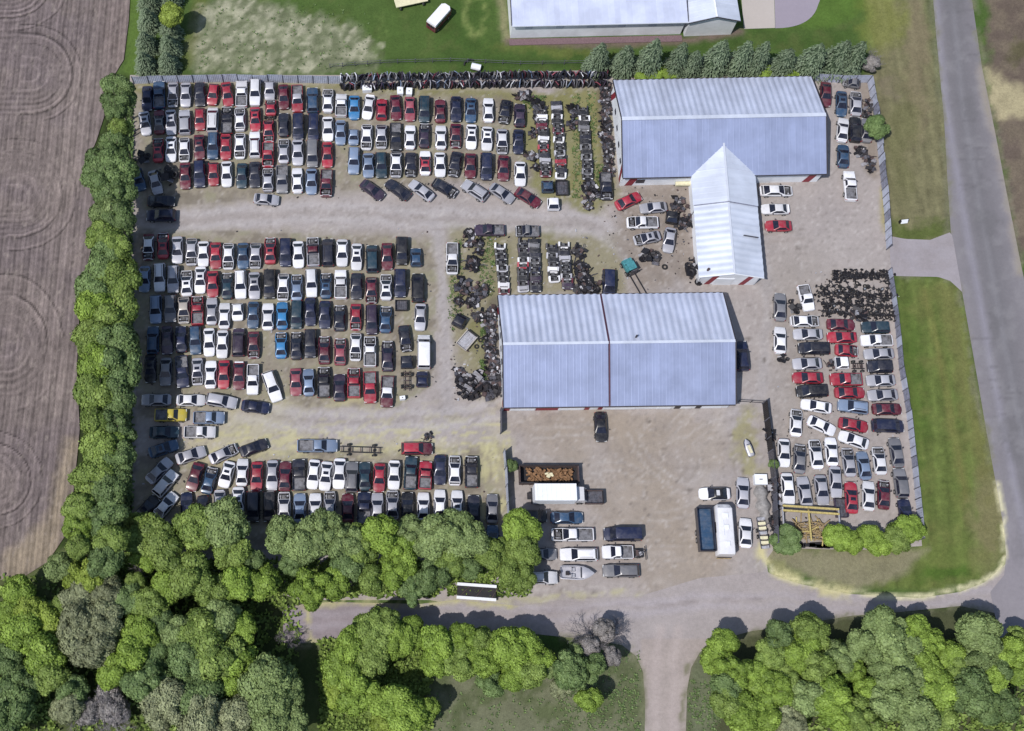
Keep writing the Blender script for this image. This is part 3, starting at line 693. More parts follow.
for s in (-1, 1):
    m = MB(); m.box((s * (L / 2 - .25), 12.3, HE / 2), (.1, 23.9, HE)); m.obj('wall', [M_['wall_metal']], TP)
    slope(TP, 0, 24, s * L / 2, HE, 0, HE + 1.4, M_['roof_white'], axis='y')
    bar(TP, 'roof_trim', (s * (L / 2 + .2), -.06, HE - .05), (0, -.06, HE + 1.42), .12, .18, M_['scrap_grey'])
bar(TP, 'ridge_cap', (0, 0, HE + 1.5), (0, 24, HE + 1.5), .3, .06, M_['white_panel'])

# ---------------------------------------------------------------- fences
def fence(P, name, label, mat, pw=2.4, h=2.3, z=0, rails=True, pattern=None, tilt=0, seed=0):
    rr = random.Random(seed)
    pts = [g(a, b, 0) for a, b in P]
    root = empty(name, pts[0], 0, label=label, cat='fence'); o0 = pts[0]
    pm = {}
    for i in range(len(pts) - 1):
        A0, B0 = pts[i] - o0, pts[i + 1] - o0; d = B0 - A0; n = max(1, round(d.length / pw)); w = d.length / n; ang = math.atan2(d.y, d.x)
        key = round(w, 2)
        m = MB(); k = max(4, int(w / .3)); hh = h
        for j in range(k):                                   # corrugation ribs
            x0 = -w / 2 + .04 + j * (w - .08) / k; x1 = x0 + (w - .08) / k
            m.poly([(x0, 0, .05), ((x0 + x1) / 2, .045, .05), ((x0 + x1) / 2, .045, hh), (x0, 0, hh)]); m.poly([((x0 + x1) / 2, .045, .05), (x1, 0, .05), (x1, 0, hh), ((x0 + x1) / 2, .045, hh)])
        m.box((0, .06, hh - .15), (w, .06, .09)); m.box((0, .06, .4), (w, .06, .09))
        me = m.mesh('fence_panel', [M_[mat]])
        m2 = MB(); m2.box((0, 0, hh / 2 + .03), (.12, .12, hh + .06)); mp = m2.mesh('post', [M_['fence_dark']])
        for j in range(n):
            c = A0 + d * ((j + .5) / n)
            pmn = M_[mat] if not pattern else M_[pattern[rr.randrange(len(pattern))]]
            link('fence_panel', me, root, (c.x, c.y, rr.uniform(-.04, .06)), (rr.uniform(-1, 1) * .03 + tilt, 0, ang), mats=[pmn])
            q = A0 + d * (j / n); link('post', mp, root, (q.x, q.y, 0))
        link('post', mp, root, (B0.x, B0.y, 0))
    return root
fence([(134, 84), (238, 82), (343, 84)], 'metal_fence', 'light sheet-metal fence along the top of the upper-left car rows', 'fence_metal', seed=1)
fence([(812, 81), (838, 83), (867, 83)], 'metal_fence', 'short light sheet-metal fence right of the northern building, below the spruces', 'fence_metal', seed=2)
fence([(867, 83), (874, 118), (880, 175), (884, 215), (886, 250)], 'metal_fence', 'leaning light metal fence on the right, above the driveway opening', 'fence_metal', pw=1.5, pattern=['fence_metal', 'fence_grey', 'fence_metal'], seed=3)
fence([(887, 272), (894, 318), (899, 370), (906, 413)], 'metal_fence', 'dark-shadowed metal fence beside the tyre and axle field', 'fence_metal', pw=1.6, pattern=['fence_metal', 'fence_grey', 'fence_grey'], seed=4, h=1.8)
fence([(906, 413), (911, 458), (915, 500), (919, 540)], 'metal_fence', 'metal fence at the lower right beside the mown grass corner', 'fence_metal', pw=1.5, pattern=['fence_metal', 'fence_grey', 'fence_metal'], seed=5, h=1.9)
fence([(503, 453), (504.5, 470), (507.5, 523)], 'metal_fence', 'upright metal fence left of the orange-filled bin', 'fence_metal', seed=6, h=2.6)
fence([(500, 411), (500, 434)], 'dark_fence', 'short dark fence at the lower-left corner of the long shop', 'fence_dark', seed=7, h=2.0)
fence([(762, 404), (766, 440), (771, 480), (773, 545)], 'dark_fence', 'dark fence between the central drive and the right-hand cars', 'fence_dark', seed=8, h=2.4, pattern=['fence_dark', 'dark_metal', 'fence_dark', 'scrap_grey'])
# swing gate
r = empty('swing_gate', g(738, 402, 0), 0, label='thin pipe gate joining the long shop corner to the dark fence', cat='gate')
e1 = g(762, 403.5, 0) - r.location
m = MB()
m.tube([(0, 0, 1.2), (e1.x, e1.y, 1.2)], .04, 6); m.obj('rail', [M_['dark_metal']], r)
m = MB(); m.tube([(0, 0, .4), (e1.x, e1.y, .4)], .04, 6); m.obj('rail', [M_['dark_metal']], r)
for k in (0, .5, 1): m = MB(); m.tube([(e1.x * k, e1.y * k, 0), (e1.x * k, e1.y * k, 1.3)], .05, 6); m.obj('post', [M_['dark_metal']], r)
# wire fence north of the racks
pts = [g(a, b, 0) for a, b in ((330, 68), (380, 64), (450, 62), (520, 65), (608, 64))]
r = empty('wire_fence', pts[0], 0, label='thin wire fence in the grass above the door racks', cat='fence')
for i in range(len(pts) - 1):
    a0, b0 = pts[i] - pts[0], pts[i + 1] - pts[0]
    for z in (.5, 1.1): m = MB(); m.tube([a0 + Vector((0, 0, z)), b0 + Vector((0, 0, z))], .03, 4); m.obj('wire', [M_['fence_dark']], r)
    for k in range(4): q = a0.lerp(b0, k / 4); m = MB(); m.tube([(q.x, q.y, 0), (q.x, q.y, 1.3)], .06, 5); m.obj('post', [M_['fence_dark']], r)
# ---------------------------------------------------------------- vehicles (front towards +Y)
mk('bed', (.15, .15, .17), .6, amp=.5, sc=2, dirt=(.04, .035, .035), dirtamt=.7)
def body_mesh(name, st, ridge=.04):
    m = MB(); rings = []
    for (y, w, zs, zt, rec) in st:
        if rec is None: h = [(.84 * w, .26), (w, .48), (.985 * w, zs), (.91 * w, zt), (.80 * w, zt + .012), (.42 * w, zt + ridge * .8), (0, zt + ridge)]
        else: h = [(.84 * w, .26), (w, .48), (.985 * w, zs), (.93 * w, zt), (.86 * w, zt), (.85 * w, rec), (0, rec)]
        ring = [(x, y, z) for x, z in h] + [(-x, y, z) for x, z in h[-2::-1]]
        rings.append((len(m.v), rec is not None)); m.v += ring
    N = 13
    for i in range(len(rings) - 1):
        a, ra = rings[i]; b, rb = rings[i + 1]
        for j in range(N - 1):
            m.f.append((a + j, a + j + 1, b + j + 1, b + j)); m.m.append((2 if m.v[a][1] < -.3 else 1) if (ra or rb) and 4 <= j <= 7 else 0)
        m.f.append((a + N - 1, a, b, b + N - 1)); m.m.append(1)
    m.f.append(tuple(rings[0][0] + j for j in range(N))); m.m.append(0)
    m.f.append(tuple(rings[-1][0] + j for j in range(N))[::-1]); m.m.append(0)
    return m.mesh(name, [PAINT['W'], M_['dark_metal'], M_['bed']], 38)
def cabin(name, y0, y1, wb, zb, r0, r1, wr, zr, panes=True, sidewin=True):
    """roof-and-pillars mesh plus its window meshes; y0/r0 rear, y1/r1 front"""
    def ring(ya, yb, w, z, c):
        return [(-w + c, ya, z), (w - c, ya, z), (w, ya + c, z), (w, yb - c, z), (w - c, yb, z), (-w + c, yb, z), (-w, yb - c, z), (-w, ya + c, z)]
    m = MB(); R4 = [ring(y0, y1, wb, zb - .06, .14), ring(r0, r1, wr, zr - .05, .12), ring(r0 + .10, r1 - .10, wr - .10, zr, .12)]
    for q in R4: m.v += q
    for k in range(2):
        for j in range(8): a = k * 8; m.f.append((a + j, a + (j + 1) % 8, a + 8 + (j + 1) % 8, a + 8 + j)); m.m.append(0)
    m.v.append((0, (r0 + r1) / 2, zr + .025))
    for j in range(8): m.f.append((16 + j, 16 + (j + 1) % 8, 24)); m.m.append(0)
    out = {'roof': m.mesh('roof', [PAINT['W']], 32)}
    def pane(nm, A_, B_, C_, D_, off):
        P_ = [Vector(p) + Vector(off) for p in (A_, B_, C_, D_)]; q = MB()
        q.poly(P_); return q.mesh(nm, [M_['glass']])
    zb2 = zb - .06; zr2 = zr - .05
    def lerp(a, b, t): return a + (b - a) * t
    lo, hi = .10, .93
    def front(ya, yb, s):
        pl = (lerp(ya, yb, lo), lerp(zb2, zr2, lo), lerp(wb, wr, lo) - .07); ph = (lerp(ya, yb, hi), lerp(zb2, zr2, hi), lerp(wb, wr, hi) - .07)
        n = Vector((0, zr2 - zb2, abs(yb - ya))).normalized() * .012; n.y *= s
        P_ = [(-pl[2], pl[0], pl[1]), (pl[2], pl[0], pl[1]), (ph[2], ph[0], ph[1]), (-ph[2], ph[0], ph[1])]
        return pane('windshield' if s > 0 else 'rear_window', *(P_ if s < 0 else P_[::-1]), n)
    out['windshield'] = front(y1, r1, 1)
    if panes: out['rear_window'] = front(y0, r0, -1)
    if sidewin:
        for s in (-1, 1):
            xl = lerp(wb, wr, .12) + .012; xh = lerp(wb, wr, .88) + .012
            ya, yb = lerp(y0, r0, .18) + .22, lerp(y1, r1, .18) - .22; yc, yd = lerp(y0, r0, .88) + .16, lerp(y1, r1, .88) - .16
            zl = lerp(zb2, zr2, .18); zh = lerp(zb2, zr2, .88)
            q = [(s * xl, ya, zl), (s * xl, yb, zl), (s * xh, yd, zh), (s * xh, yc, zh)]
            out['side_window' + ('' if s < 0 else '2')] = pane('side_window', *(q if s > 0 else q[::-1]), (0, 0, 0.004))
    return out
def wheel_mesh(r=.33, w=.22):
    m = MB(); n = 12
    m.tube([(-w / 2, 0, 0), (w / 2, 0, 0)], r, n, 0); m.tube([(-w / 2 - .012, 0, 0), (w / 2 + .012, 0, 0)], r * .58, 10, 1)
    return m.mesh('wheel', [M_['rubber'], M_['hub']])
WH = wheel_mesh(); WHB = wheel_mesh(.40, .26)
def lamp_mesh(w, d, h, mat):
    m = MB(); m.box((0, 0, 0), (w, d, h)); return m.mesh('headlight', [mat])
HL = lamp_mesh(.38, .16, .13, M_['lamp']); TL = lamp_mesh(.34, .10, .15, M_['tail'])
def mirror_mesh():
    m = MB(); m.box((0, 0, 0), (.2, .12, .13)); return m.mesh('mirror', [M_['dark_trim']])
MI = mirror_mesh()
def engine_mesh():
    m = MB(); r = random.Random(3)
    m.box((0, 0, .62), (.62, .60, .34)); m.tube([(0, 0, .80), (0, 0, .90)], .2, 8, 0); m.box((.5, .15, .66), (.26, .2, .22), m=1); m.box((0, .62, .62), (1.15, .10, .36), m=1)
    m.tube([(-.5, -.3, .65), (-.45, .35, .68)], .07, 6, 1); m.box((-.55, .1, .6), (.25, .35, .2)); m.tube([(.1, -.4, .78), (.5, -.1, .75)], .06, 6)
    return m.mesh('engine', [M_['engine'], M_['scrap_light']])
EN = engine_mesh()
ST = dict(
    c=[(-2.36, .50, .55, .76, None), (-2.32, .68, .62, .82, None), (-2.16, .82, .74, .91, None), (-1.5, .90, .80, .96, None), (0, .91, .80, .95, None), (.95, .905, .78, .93, None), (1.6, .89, .73, .85, None), (2.05, .83, .64, .76, None), (2.26, .70, .56, .67, None), (2.36, .48, .5, .60, None)],
    h=[(-2.0, .74, .6, .84, None), (-1.9, .84, .76, .98, None), (-1.2, .88, .8, .98, None), (.8, .88, .78, .94, None), (1.4, .86, .74, .86, None), (1.85, .80, .64, .74, None), (2.06, .62, .5, .60, None)],
    w=[(-2.4, .82, .6, .95, None), (-2.3, .90, .8, 1.08, None), (-1.2, .93, .9, 1.08, None), (.9, .93, .88, 1.06, None), (1.6, .91, .84, 1.0, None), (2.2, .85, .74, .88, None), (2.4, .70, .55, .70, None)],
    v=[(-2.5, .84, .6, .95, None), (-2.42, .93, .8, 1.02, None), (0, .96, .88, 1.02, None), (1.4, .95, .86, 1.0, None), (2.0, .90, .78, .90, None), (2.35, .82, .66, .76, None), (2.5, .66, .5, .62, None)],
    V=[(-2.8, .94, .7, 1.1, None), (-2.72, .99, .8, 1.2, None), (1.5, 1.0, .95, 1.18, None), (2.1, .98, .9, 1.08, None), (2.6, .90, .75, .92, None), (2.8, .8, .6, .75, None)],
)
ST['p'] = [(-2.72, .90, .6, 1.0, None), (-2.62, .94, .8, 1.02, None), (-2.58, .95, .85, 1.02, None), (-2.57, .95, .85, 1.02, .66), (-.62, .96, .88, 1.04, .66), (-.61, .96, .88, 1.04, None), (.3, .96, .88, 1.05, None), (1.25, .955, .88, 1.05, None), (2.0, .93, .82, .98, None), (2.5, .88, .74, .88, None), (2.7, .76, .55, .72, None)]
ST['s'] = ST['c'][:6] + [(1.02, .905, .78, .93, None), (1.03, .905, .78, .93, .46), (1.6, .89, .73, .86, .46), (2.08, .83, .66, .76, .46), (2.09, .83, .66, .76, None), (2.34, .64, .5, .60, None)]
ST['q'] = [(-2.36, .70, .55, .78, None), (-2.2, .83, .74, .90, None), (-2.19, .83, .74, .90, .55), (-1.72, .89, .79, .95, .55), (-1.71, .89, .79, .95, None)] + ST['s'][4:]   # hood and trunk lid gone
ST['r'] = ST['p'][:8] + [(1.30, .955, .88, 1.05, None), (1.31, .955, .88, 1.05, .55), (2.0, .93, .82, .98, .55), (2.45, .89, .76, .90, .55), (2.46, .89, .76, .90, None), (2.7, .78, .55, .72, None)]
CB = dict(c=(-1.92, 1.14, .85, .97, -1.05, .16, .60, 1.42), h=(-1.96, 1.0, .83, .98, -1.42, .08, .60, 1.44), w=(-2.34, 1.05, .88, 1.10, -1.98, .18, .66, 1.70),
          v=(-2.46, 1.75, .88, 1.04, -2.15, .75, .72, 1.76), V=(-2.76, 2.0, .93, 1.2, -2.66, 1.15, .84, 2.15), p=(-.58, 1.32, .86, 1.08, -.42, .52, .66, 1.74))
for a_, b_ in (('s', 'c'), ('q', 'c'), ('r', 'p')): CB[a_] = CB[b_]
LEN = dict(c=4.5, h=3.95, w=4.62, v=4.75, V=5.5, p=4.95, s=4.45, q=4.45, r=4.95)
HL_ = dict(c=(.55, 2.22, .62), h=(.55, 1.93, .62), w=(.62, 2.3, .72), v=(.6, 2.36, .68), V=(.7, 2.66, .8), p=(.68, 2.56, .78))
TL_ = dict(c=(.60, -2.26, .74), h=(.62, -1.92, .8), w=(.74, -2.32, .9), v=(.76, -2.44, .9), V=(.82, -2.73, 1.0), p=(.78, -2.68, .85))
WB = dict(c=(1.42, -1.42, .82), h=(1.27, -1.22, .79), w=(1.45, -1.42, .84), v=(1.6, -1.4, .87), V=(1.8, -1.65, .90), p=(1.72, -1.55, .87))
TYPE = dict(c='sedan', h='hatchback', w='wagon', v='minivan', V='cargo van', p='pickup truck', s='sedan missing its hood', q='stripped sedan without hood or trunk lid', r='pickup truck missing its hood')
NAME = dict(c='parked_sedan', h='parked_hatchback', w='parked_wagon', v='parked_minivan', V='cargo_van', p='pickup_truck', s='hoodless_sedan', q='stripped_sedan', r='hoodless_pickup')
CATN = dict(c='car', h='car', w='station wagon', v='minivan', V='van', p='pickup truck', s='wrecked car', q='wrecked car', r='pickup truck')
CNAME = dict(W='white', S='silver', G='grey', K='black', C='charcoal', N='navy blue', B='steel blue', T='bright blue', L='pale blue', R='red', P='faded red', M='maroon', Y='yellow', E='dark green', U='dark plum', O='beige')
PROTO = {}
def parts_of(t):
    if t in PROTO: return PROTO[t]
    b = dict(s='c', q='c', r='p').get(t, t)
    P_ = [('body', body_mesh('body', ST[t]), (0, 0, 0), (0, 0, 0), 'paint')]
    cb = cabin(t, *CB[t], sidewin=True)
    for k, me in cb.items(): P_.append((me.name.split('.')[0], me, (0, 0, 0), (0, 0, 0), 'paint' if k == 'roof' else None))
    wf, wr, wx = WB[b]; big = b in 'wVp'; r = .40 if big else .33
    for s in (-1, 1):
        for y in (wf, wr): P_.append(('wheel', WHB if big else WH, (s * wx, y, r), (0, 0, 0), None))
        x, y, z = HL_[b]; P_.append(('headlight', HL, (s * x, y, z), (0, 0, 0), None))
        x, y, z = TL_[b]; P_.append(('taillight', TL, (s * x, y, z), (0, 0, 0), None))
        P_.append(('mirror', MI, (s * (CB[t][2] + .12), CB[t][1] - .55, CB[t][3] + .05), (0, 0, 0), None))
    if t in 'sqr': P_.append(('engine', EN, (0, 1.5 if t != 'r' else 1.85, .05 if t != 'r' else .18), (0, 0, 0), None))
    PROTO[t] = P_
    return P_
m = MB(); m.box((0, 0, 0), (.74, .5, .03)); SUNR = m.mesh('sunroof', [M_['glass']])
m = MB(); m.box((0, 0, .1), (1.3, .2, .04)); m.box((-.55, 0, .04), (.06, .15, .12)); m.box((.55, 0, .04), (.06, .15, .12)); SPO = m.mesh('spoiler', [PAINT['W']])
m = MB(); m.box((0, 0, 0), (.05, 2.0, .05)); RAK = m.mesh('roof_rack_rail', [M_['dark_trim']])
def put_vehicle(t, col, loc, heading, sy=1.0, rc=None, label=None, group=None, lift=0, **k):
    root = empty(NAME[t], (loc[0], loc[1], lift), -R(heading), label=label, cat=CATN[t], group=group)
    vr = random.Random(int(loc[0] * 91 + loc[1] * 57)); root.scale = (vr.uniform(.99, 1.06), sy, vr.uniform(.95, 1.06))
    if t in 'cs' and vr.random() < .22: link('sunroof', SUNR, root, (0, -.35, 1.44))
    if t == 'c' and vr.random() < .12: link('spoiler', SPO, root, (0, -2.12, 1.0)); o_ = root.children[-1]; o_.material_slots[0].link = 'OBJECT'; o_.material_slots[0].material = PAINT[col]
    if t in 'wv' and vr.random() < .5:
        for s_ in (-1, 1): link('roof_rack_rail', RAK, root, (s_ * .52, -.7, CB[t][7] + .03))
    for nm, me, lc, rt, kind in parts_of(t):
        o = link(nm, me, root, lc, rt)
        if kind == 'paint':
            o.material_slots[0].link = 'OBJECT'
            o.material_slots[0].material = PAINT[rc if (nm == 'roof' and rc) else col]
    return root
# ---- where every car stands: views are (origin x, origin y, scale) of the survey enlargements
VW = dict(A=(130, 70), B=(320, 70), Q=(460, 70), C=(130, 210), D=(320, 210), E=(130, 310), F=(320, 310), G=(130, 400), H=(320, 400), I=(440, 190), J=(600, 160), K=(740, 270), L=(740, 390), M=(680, 400), N=(490, 460))
UL, ML, LL = 'upper-left lot', 'middle-left lot', 'lower-left lot'
ROWS = [
 (UL, 'top row', 180, 'A 90,150,cN;148,128,pB;220,128,sS;285,128,cS;358,125,cC;427,125,hR,188;495,125,cR,172;570,128,pW;640,118,wW;714,108,hS,180,95;720,192,sR,0,85;785,138,cM;855,148,pR,,,S;933,155,wB|B 40,158,sW;108,182,pW,,120;175,193,cT;248,190,cW,190;315,202,hR;387,193,cM,176;459,200,cP;533,203,vE;614,210,cM;695,202,cN;770,207,cB;860,205,cW;945,215,sK,188|Q 305,232,cU'),
 (UL, 'second row', 180, 'A 78,270,cS,172;150,265,cM,,,G;210,268,cS;280,268,wS;358,252,hR;422,255,vW;495,258,rC;562,248,qW;640,252,cR;785,280,cC;860,292,vN;938,295,vN|B 40,302,cW;105,322,cL;172,345,hL,,80;238,344,qW;313,342,qS;387,344,pK;460,344,cW;533,335,sU;617,345,cW;693,338,sM;773,342,cW;853,352,cW;930,367,sS,,,W|Q 298,367,cN'),
 (UL, 'third row', 180, 'A 145,410,sR,0;210,405,cW;278,410,qW;355,395,cM;425,390,wB;490,395,cR;562,390,qW;638,382,wW;708,332,qR;706,425,rR;785,415,sS,0;857,422,cS;932,430,vG|B 38,435,cR;173,465,wL;247,488,cL;313,488,wE;388,485,qS,,,W;463,485,sC;537,475,cW,,,R;613,485,cW;690,483,sC,190;768,490,cM;850,495,vN;937,503,cM|Q 307,532,cW'),
 (UL, 'fourth row', 180, 'A 45,560,hB,165;130,575,cS,165;283,542,cM;356,533,wN;427,532,hR;494,532,cW;572,540,cE;638,535,cC;705,555,qS;777,560,pG;855,565,cW;927,570,cL|B 32,580,rM'),
 (UL, 'angled row by the drive', 125, 'B 267,615,cU;397,613,cC;518,617,cS;637,605,qC,120;790,617,wS;930,630,cS|Q 345,655,cM,122'),
 (ML, 'top row', 180, 'C 95,190,sM,,,W;170,182,sR,0;242,205,cS;315,215,qS;375,228,cW;438,233,cR;503,238,qW;580,235,cB;640,235,qS;717,208,sR,0;795,218,vN;860,228,cW;935,215,rS,,,M|D 40,218,vC;113,220,cW;187,240,cW;266,250,vE;343,238,cM;418,210,vK;490,243,hB,,100'),
 (ML, 'second row', 180, 'C 75,352,cL;152,345,wW;222,355,wS;290,378,sW;360,355,cW;423,382,cR;497,388,sE,0;565,382,wW;636,388,cS;713,380,vK;783,395,qW;852,397,sL,0;927,375,wW|D 30,388,sB,0;105,380,pW,0;187,390,cC;262,412,qM;337,395,sW,0;410,375,vN;500,398,vK'),
 (ML, 'third row', 180, 'C 132,508,wL;207,505,wG;275,512,qO;345,512,rR,0;418,515,cS;483,542,cW;550,522,hW,,90;630,537,cB;705,545,cW;778,540,cT,0;852,535,vE;922,520,cN|D 25,535,cN;100,552,qC;183,548,sR;264,562,vU;335,560,sB;512,548,cS'),
 (ML, 'fourth row', 180, 'E 118,155,wB;190,155,cU;262,150,cN;335,155,wB;405,165,cW;472,175,cW;555,165,vU;632,180,sM;772,180,sT,0;850,183,sC,0;922,172,vC;993,205,qM|F 103,213,qP;182,190,qW;255,213,rW,0;345,235,qU,,165;435,147,sC,172;530,215,VW,0,180'),
 (ML, 'bottom row', 180, 'E 105,300,cK;183,315,cG;268,318,pN,176;345,315,sS;413,330,cW;480,330,cR;557,335,cM;628,357,pW,,160;727,392,wW,160,165;848,368,cP;913,370,cL;990,370,rK,0,165|F 100,397,cU;173,373,rR,0,160;255,397,pR,,165;343,418,pM,,165,W;522,355,hN,0,85'),
 ('corner left of the straw-strewn lane', 'sideways group', 90, 'E 135,460,cS,270,160;312,462,cW,90;468,467,wS,100;642,495,cN,97;210,538,pY,90;405,552,pL,90;358,625,pW,90;175,632,cE,90;172,702,cB,72'),
 ('corner left of the straw-strewn lane', 'slanted group', 65, 'G 315,282,cS,72;478,282,sS,65;630,248,cC,70;150,362,cS,45;178,432,wW,40;95,552,cK,42;187,535,cW,40'),
 (LL, 'upper row', 180, 'G 332,395,cM,198;408,425,sB,15;487,398,cW,196;573,380,cW,3;648,393,cR;728,385,cS;810,393,cM,3;893,382,pC;965,388,cW,186|H 12,385,cW,186;65,375,cW,183;147,393,wG;228,390,cE;303,402,cR;378,390,cW;463,373,pE,3;538,385,pR,3,150;613,357,cN;688,360,qW,0;773,367,rC,0,170'),
 (LL, 'lower row', 180, 'G 283,548,cN;375,548,cC;460,510,cS;553,508,cW;630,545,vC;712,545,vK;788,540,sW,0;868,552,cL,0;947,552,cW,0|H 50,545,sS,0;142,552,cM,0;218,552,pN,0;293,545,cS,0;370,530,qS,0;447,548,cK,0;528,548,cW,0;612,540,cW,0;700,540,cW,0;785,562,cC,0;880,568,cG,0;882,700,cB,0;640,690,cG,0;690,690,cC,0'),
 ('right-hand lot', 'left-hand sideways column', 270, 'K 330,262,qW,90;345,330,cS;375,402,vC;342,480,cS;345,552,cR;365,620,vK;388,700,cW,280|L 415,185,cW,115'),
 ('right-hand lot', 'middle sideways column', 270, 'K 515,280,cM,92;520,345,cR;545,412,sR,95,125;540,560,pR,270,168;560,628,cR,90;575,700,wL,278|L 578,180,cR,100;580,260,cW,290'),
 ('right-hand lot', 'sideways column along the fence', 270, 'K 690,295,wE,270,145;695,362,pW;708,430,cS;712,495,vC,270,130;718,565,cS;728,640,cS;750,712,cM,90|L 755,185,vN,92'),
 ('right-hand lot', 'upper slanted row', 350, 'L 285,165,sW,2;223,322,cW,178;303,352,sG,2;387,328,sW,352;465,314,cW,355;553,370,sS,352;630,385,cL,350;710,362,sW,352;797,325,cG,350,165'),
 ('right-hand lot', 'lower slanted row', 350, 'L 242,508,cW,174,175;328,520,cS,350;415,512,cS,172;487,470,cS,176,170;567,550,cR,357,170;655,540,cW,0;733,535,sM,0;820,487,wG,352;840,612,cN,350'),
 ('drive right of the northern building', 'loose group', 180, 'I 0,0,x'),
]
ROWS.pop()
VWI = (600, 60, 3.413)
single = [  # view, zx, zy, type, colour, heading, length, roof, label
 ('A', 160, 672, 'c', 'C', 90, None, None, 'charcoal sedan, upper of two parked sideways beside the left hedge shadow'),
 ('C', 160, 30, 'w', 'N', 270, None, None, 'navy blue wagon, lower of two parked sideways beside the left hedge shadow'),
 ('A', 697, 663, 'c', 'S', 95, 135, None, 'silver sedan alone on the gravel drive below the upper-left rows'),
 ('D', 675, 250, 'r', 'W', 180, 165, None, 'white pickup truck alone on the drive edge left of the scrap weeds'),
 ('I', 252, 207, 'p', 'U', 270, 160, None, 'dark plum pickup truck parked sideways above the scrap columns'),
 ('I', 445, 212, 'r', 'G', 270, 125, None, 'grey pickup truck without hood, crosswise at the head of a scrap column'),
 ('I', 862, 480, 'v', 'N', 180, 150, None, 'navy blue minivan parked against the back wall of the long shop'),
 ('J', 145, 210, 'c', 'R', 65, None, None, 'bright red sedan parked askew below the northern building'),
 ('J', 272, 245, 'c', 'S', 265, None, None, 'silver sedan below the red one, left of the annex'),
 ('J', 215, 322, 'r', 'W', 270, 165, None, 'white pickup truck in the huddle left of the annex'),
 ('J', 240, 400, 's', 'S', 258, None, None, 'silver sedan with open front end, lowest of the huddle left of the annex'),
 ('J', 353, 410, 'c', 'S', 188, None, None, 'silver sedan standing upright in the picture, nearest the annex'),
 ('J', 900, 158, 'q', 'W', 90, 175, None, 'white race-worn sedan with torn dark top, first right of the annex'),
 ('J', 895, 252, 'c', 'W', 270, 150, None, 'clean white sedan right of the annex, above the red one'),
 ('J', 910, 338, 'c', 'R', 270, 140, None, 'red sedan right of the annex, below the white one'),
 ('K', 203, 190, 'c', 'G', 0, 150, None, 'grey sedan, upper of two nose to tail at the left edge of the right lot'),
 ('K', 203, 360, 'c', 'W', 0, None, None, 'white sedan, lower of two nose to tail at the left edge of the right lot'),
 ('K', 335, 145, 'p', 'W', 165, 140, None, 'white pickup truck slanted beside the black axle field'),
 ('M', 175, 480, 'c', 'W', 270, 165, 'K', 'white sedan with black roof, just above the blue and white trucks'),
 ('M', 320, 475, 'c', 'S', 0, 165, None, 'silver sedan pointing up, upper of two beside the tall white camper'),
 ('M', 333, 680, 'c', 'W', 0, None, None, 'white sedan, lower of two beside the tall white camper'),
 ('N', 392, 295, 'c', 'B', 90, 175, None, 'steel blue sedan just below the white box truck'),
 ('N', 215, 288, 'v', 'K', 90, 160, None, 'black minivan half in the tree shade left of the steel blue sedan'),
 ('N', 420, 382, 'r', 'W', 270, 225, None, 'long white pickup with cluttered bed beside the navy van'),
 ('N', 675, 380, 'V', 'N', 270, 200, None, 'navy blue van with flat long roof in the roadside group'),
 ('N', 452, 484, 'w', 'W', 270, 200, None, 'white wagon directly above the small boat'),
 ('N', 650, 472, 'p', 'W', 270, 165, None, 'white pickup with tow gear behind its cab'),
 ('N', 668, 567, 'w', 'G', 270, 195, None, 'grey wagon to the right of the small boat'),
 ('N', 262, 482, 'c', 'G', 90, None, None, 'grey sedan poking out from under the tree edge'),
 ('N', 262, 602, 'w', 'W', 90, None, None, 'white wagon to the left of the small boat'),
]
singleI = [(770, 118, 'c', 'M', 180, 85, 'maroon sedan squeezed against the east end of the northern building'),
 (858, 78, 'q', 'G', 280, 62, 'crushed grey car lying crosswise in the upper right fence corner'), (823, 150, 'c', 'B', 180, 88, 'steel blue sedan in the upper right corner, left of the silver one'),
 (872, 150, 's', 'S', 0, 88, 'silver sedan with open engine bay in the upper right corner'), (827, 240, 'c', 'W', 5, 86, 'white sedan below the steel blue one at the right fence strip'),
 (872, 238, 'w', 'K', 0, 88, 'black wagon at the right fence, left of the small leaning tree'), (906, 240, 'c', 'G', 0, 85, 'grey sedan under the small leaning tree at the fence'),
 (829, 328, 'c', 'B', 0, 82, 'steel blue sedan third down in the strip right of the northern building'), (852, 430, 'p', 'W', 355, 105, 'white pickup truck lowest in the strip right of the northern building')]
S_ = 5.11
def seat(px, py, ang, lenpx, t):
    q = g(px, py, .6); ha = R(ang)
    if lenpx:
        dx, dy = math.sin(ha) * lenpx / 2, -math.cos(ha) * lenpx / 2
        p1, p0 = g(px + dx, py + dy, .6), g(px - dx, py - dy, .6); Lm = (p1 - p0).length * .955
    else: Lm = LEN[t] * (1 + random.Random(int(px * 7 + py * 13)).uniform(-.04, .03))
    d = g(px + math.sin(ha), py - math.cos(ha), .6) - q
    return [q.x, q.y, math.degrees(math.atan2(d.x, d.y)), Lm]
ORD = ['first', 'second', 'third', 'fourth', 'fifth', 'sixth', 'seventh', 'eighth', 'ninth', 'tenth', 'eleventh', 'twelfth', 'thirteenth', 'fourteenth', 'fifteenth', 'sixteenth', 'seventeenth', 'eighteenth', 'nineteenth', 'twentieth', 'twenty-first', 'twenty-second', 'twenty-third', 'twenty-fourth', 'twenty-fifth', 'twenty-sixth', 'twenty-seventh', 'twenty-eighth', 'twenty-ninth', 'thirtieth', 'thirty-first', 'thirty-second']
CARS = []
flip = random.Random(12)
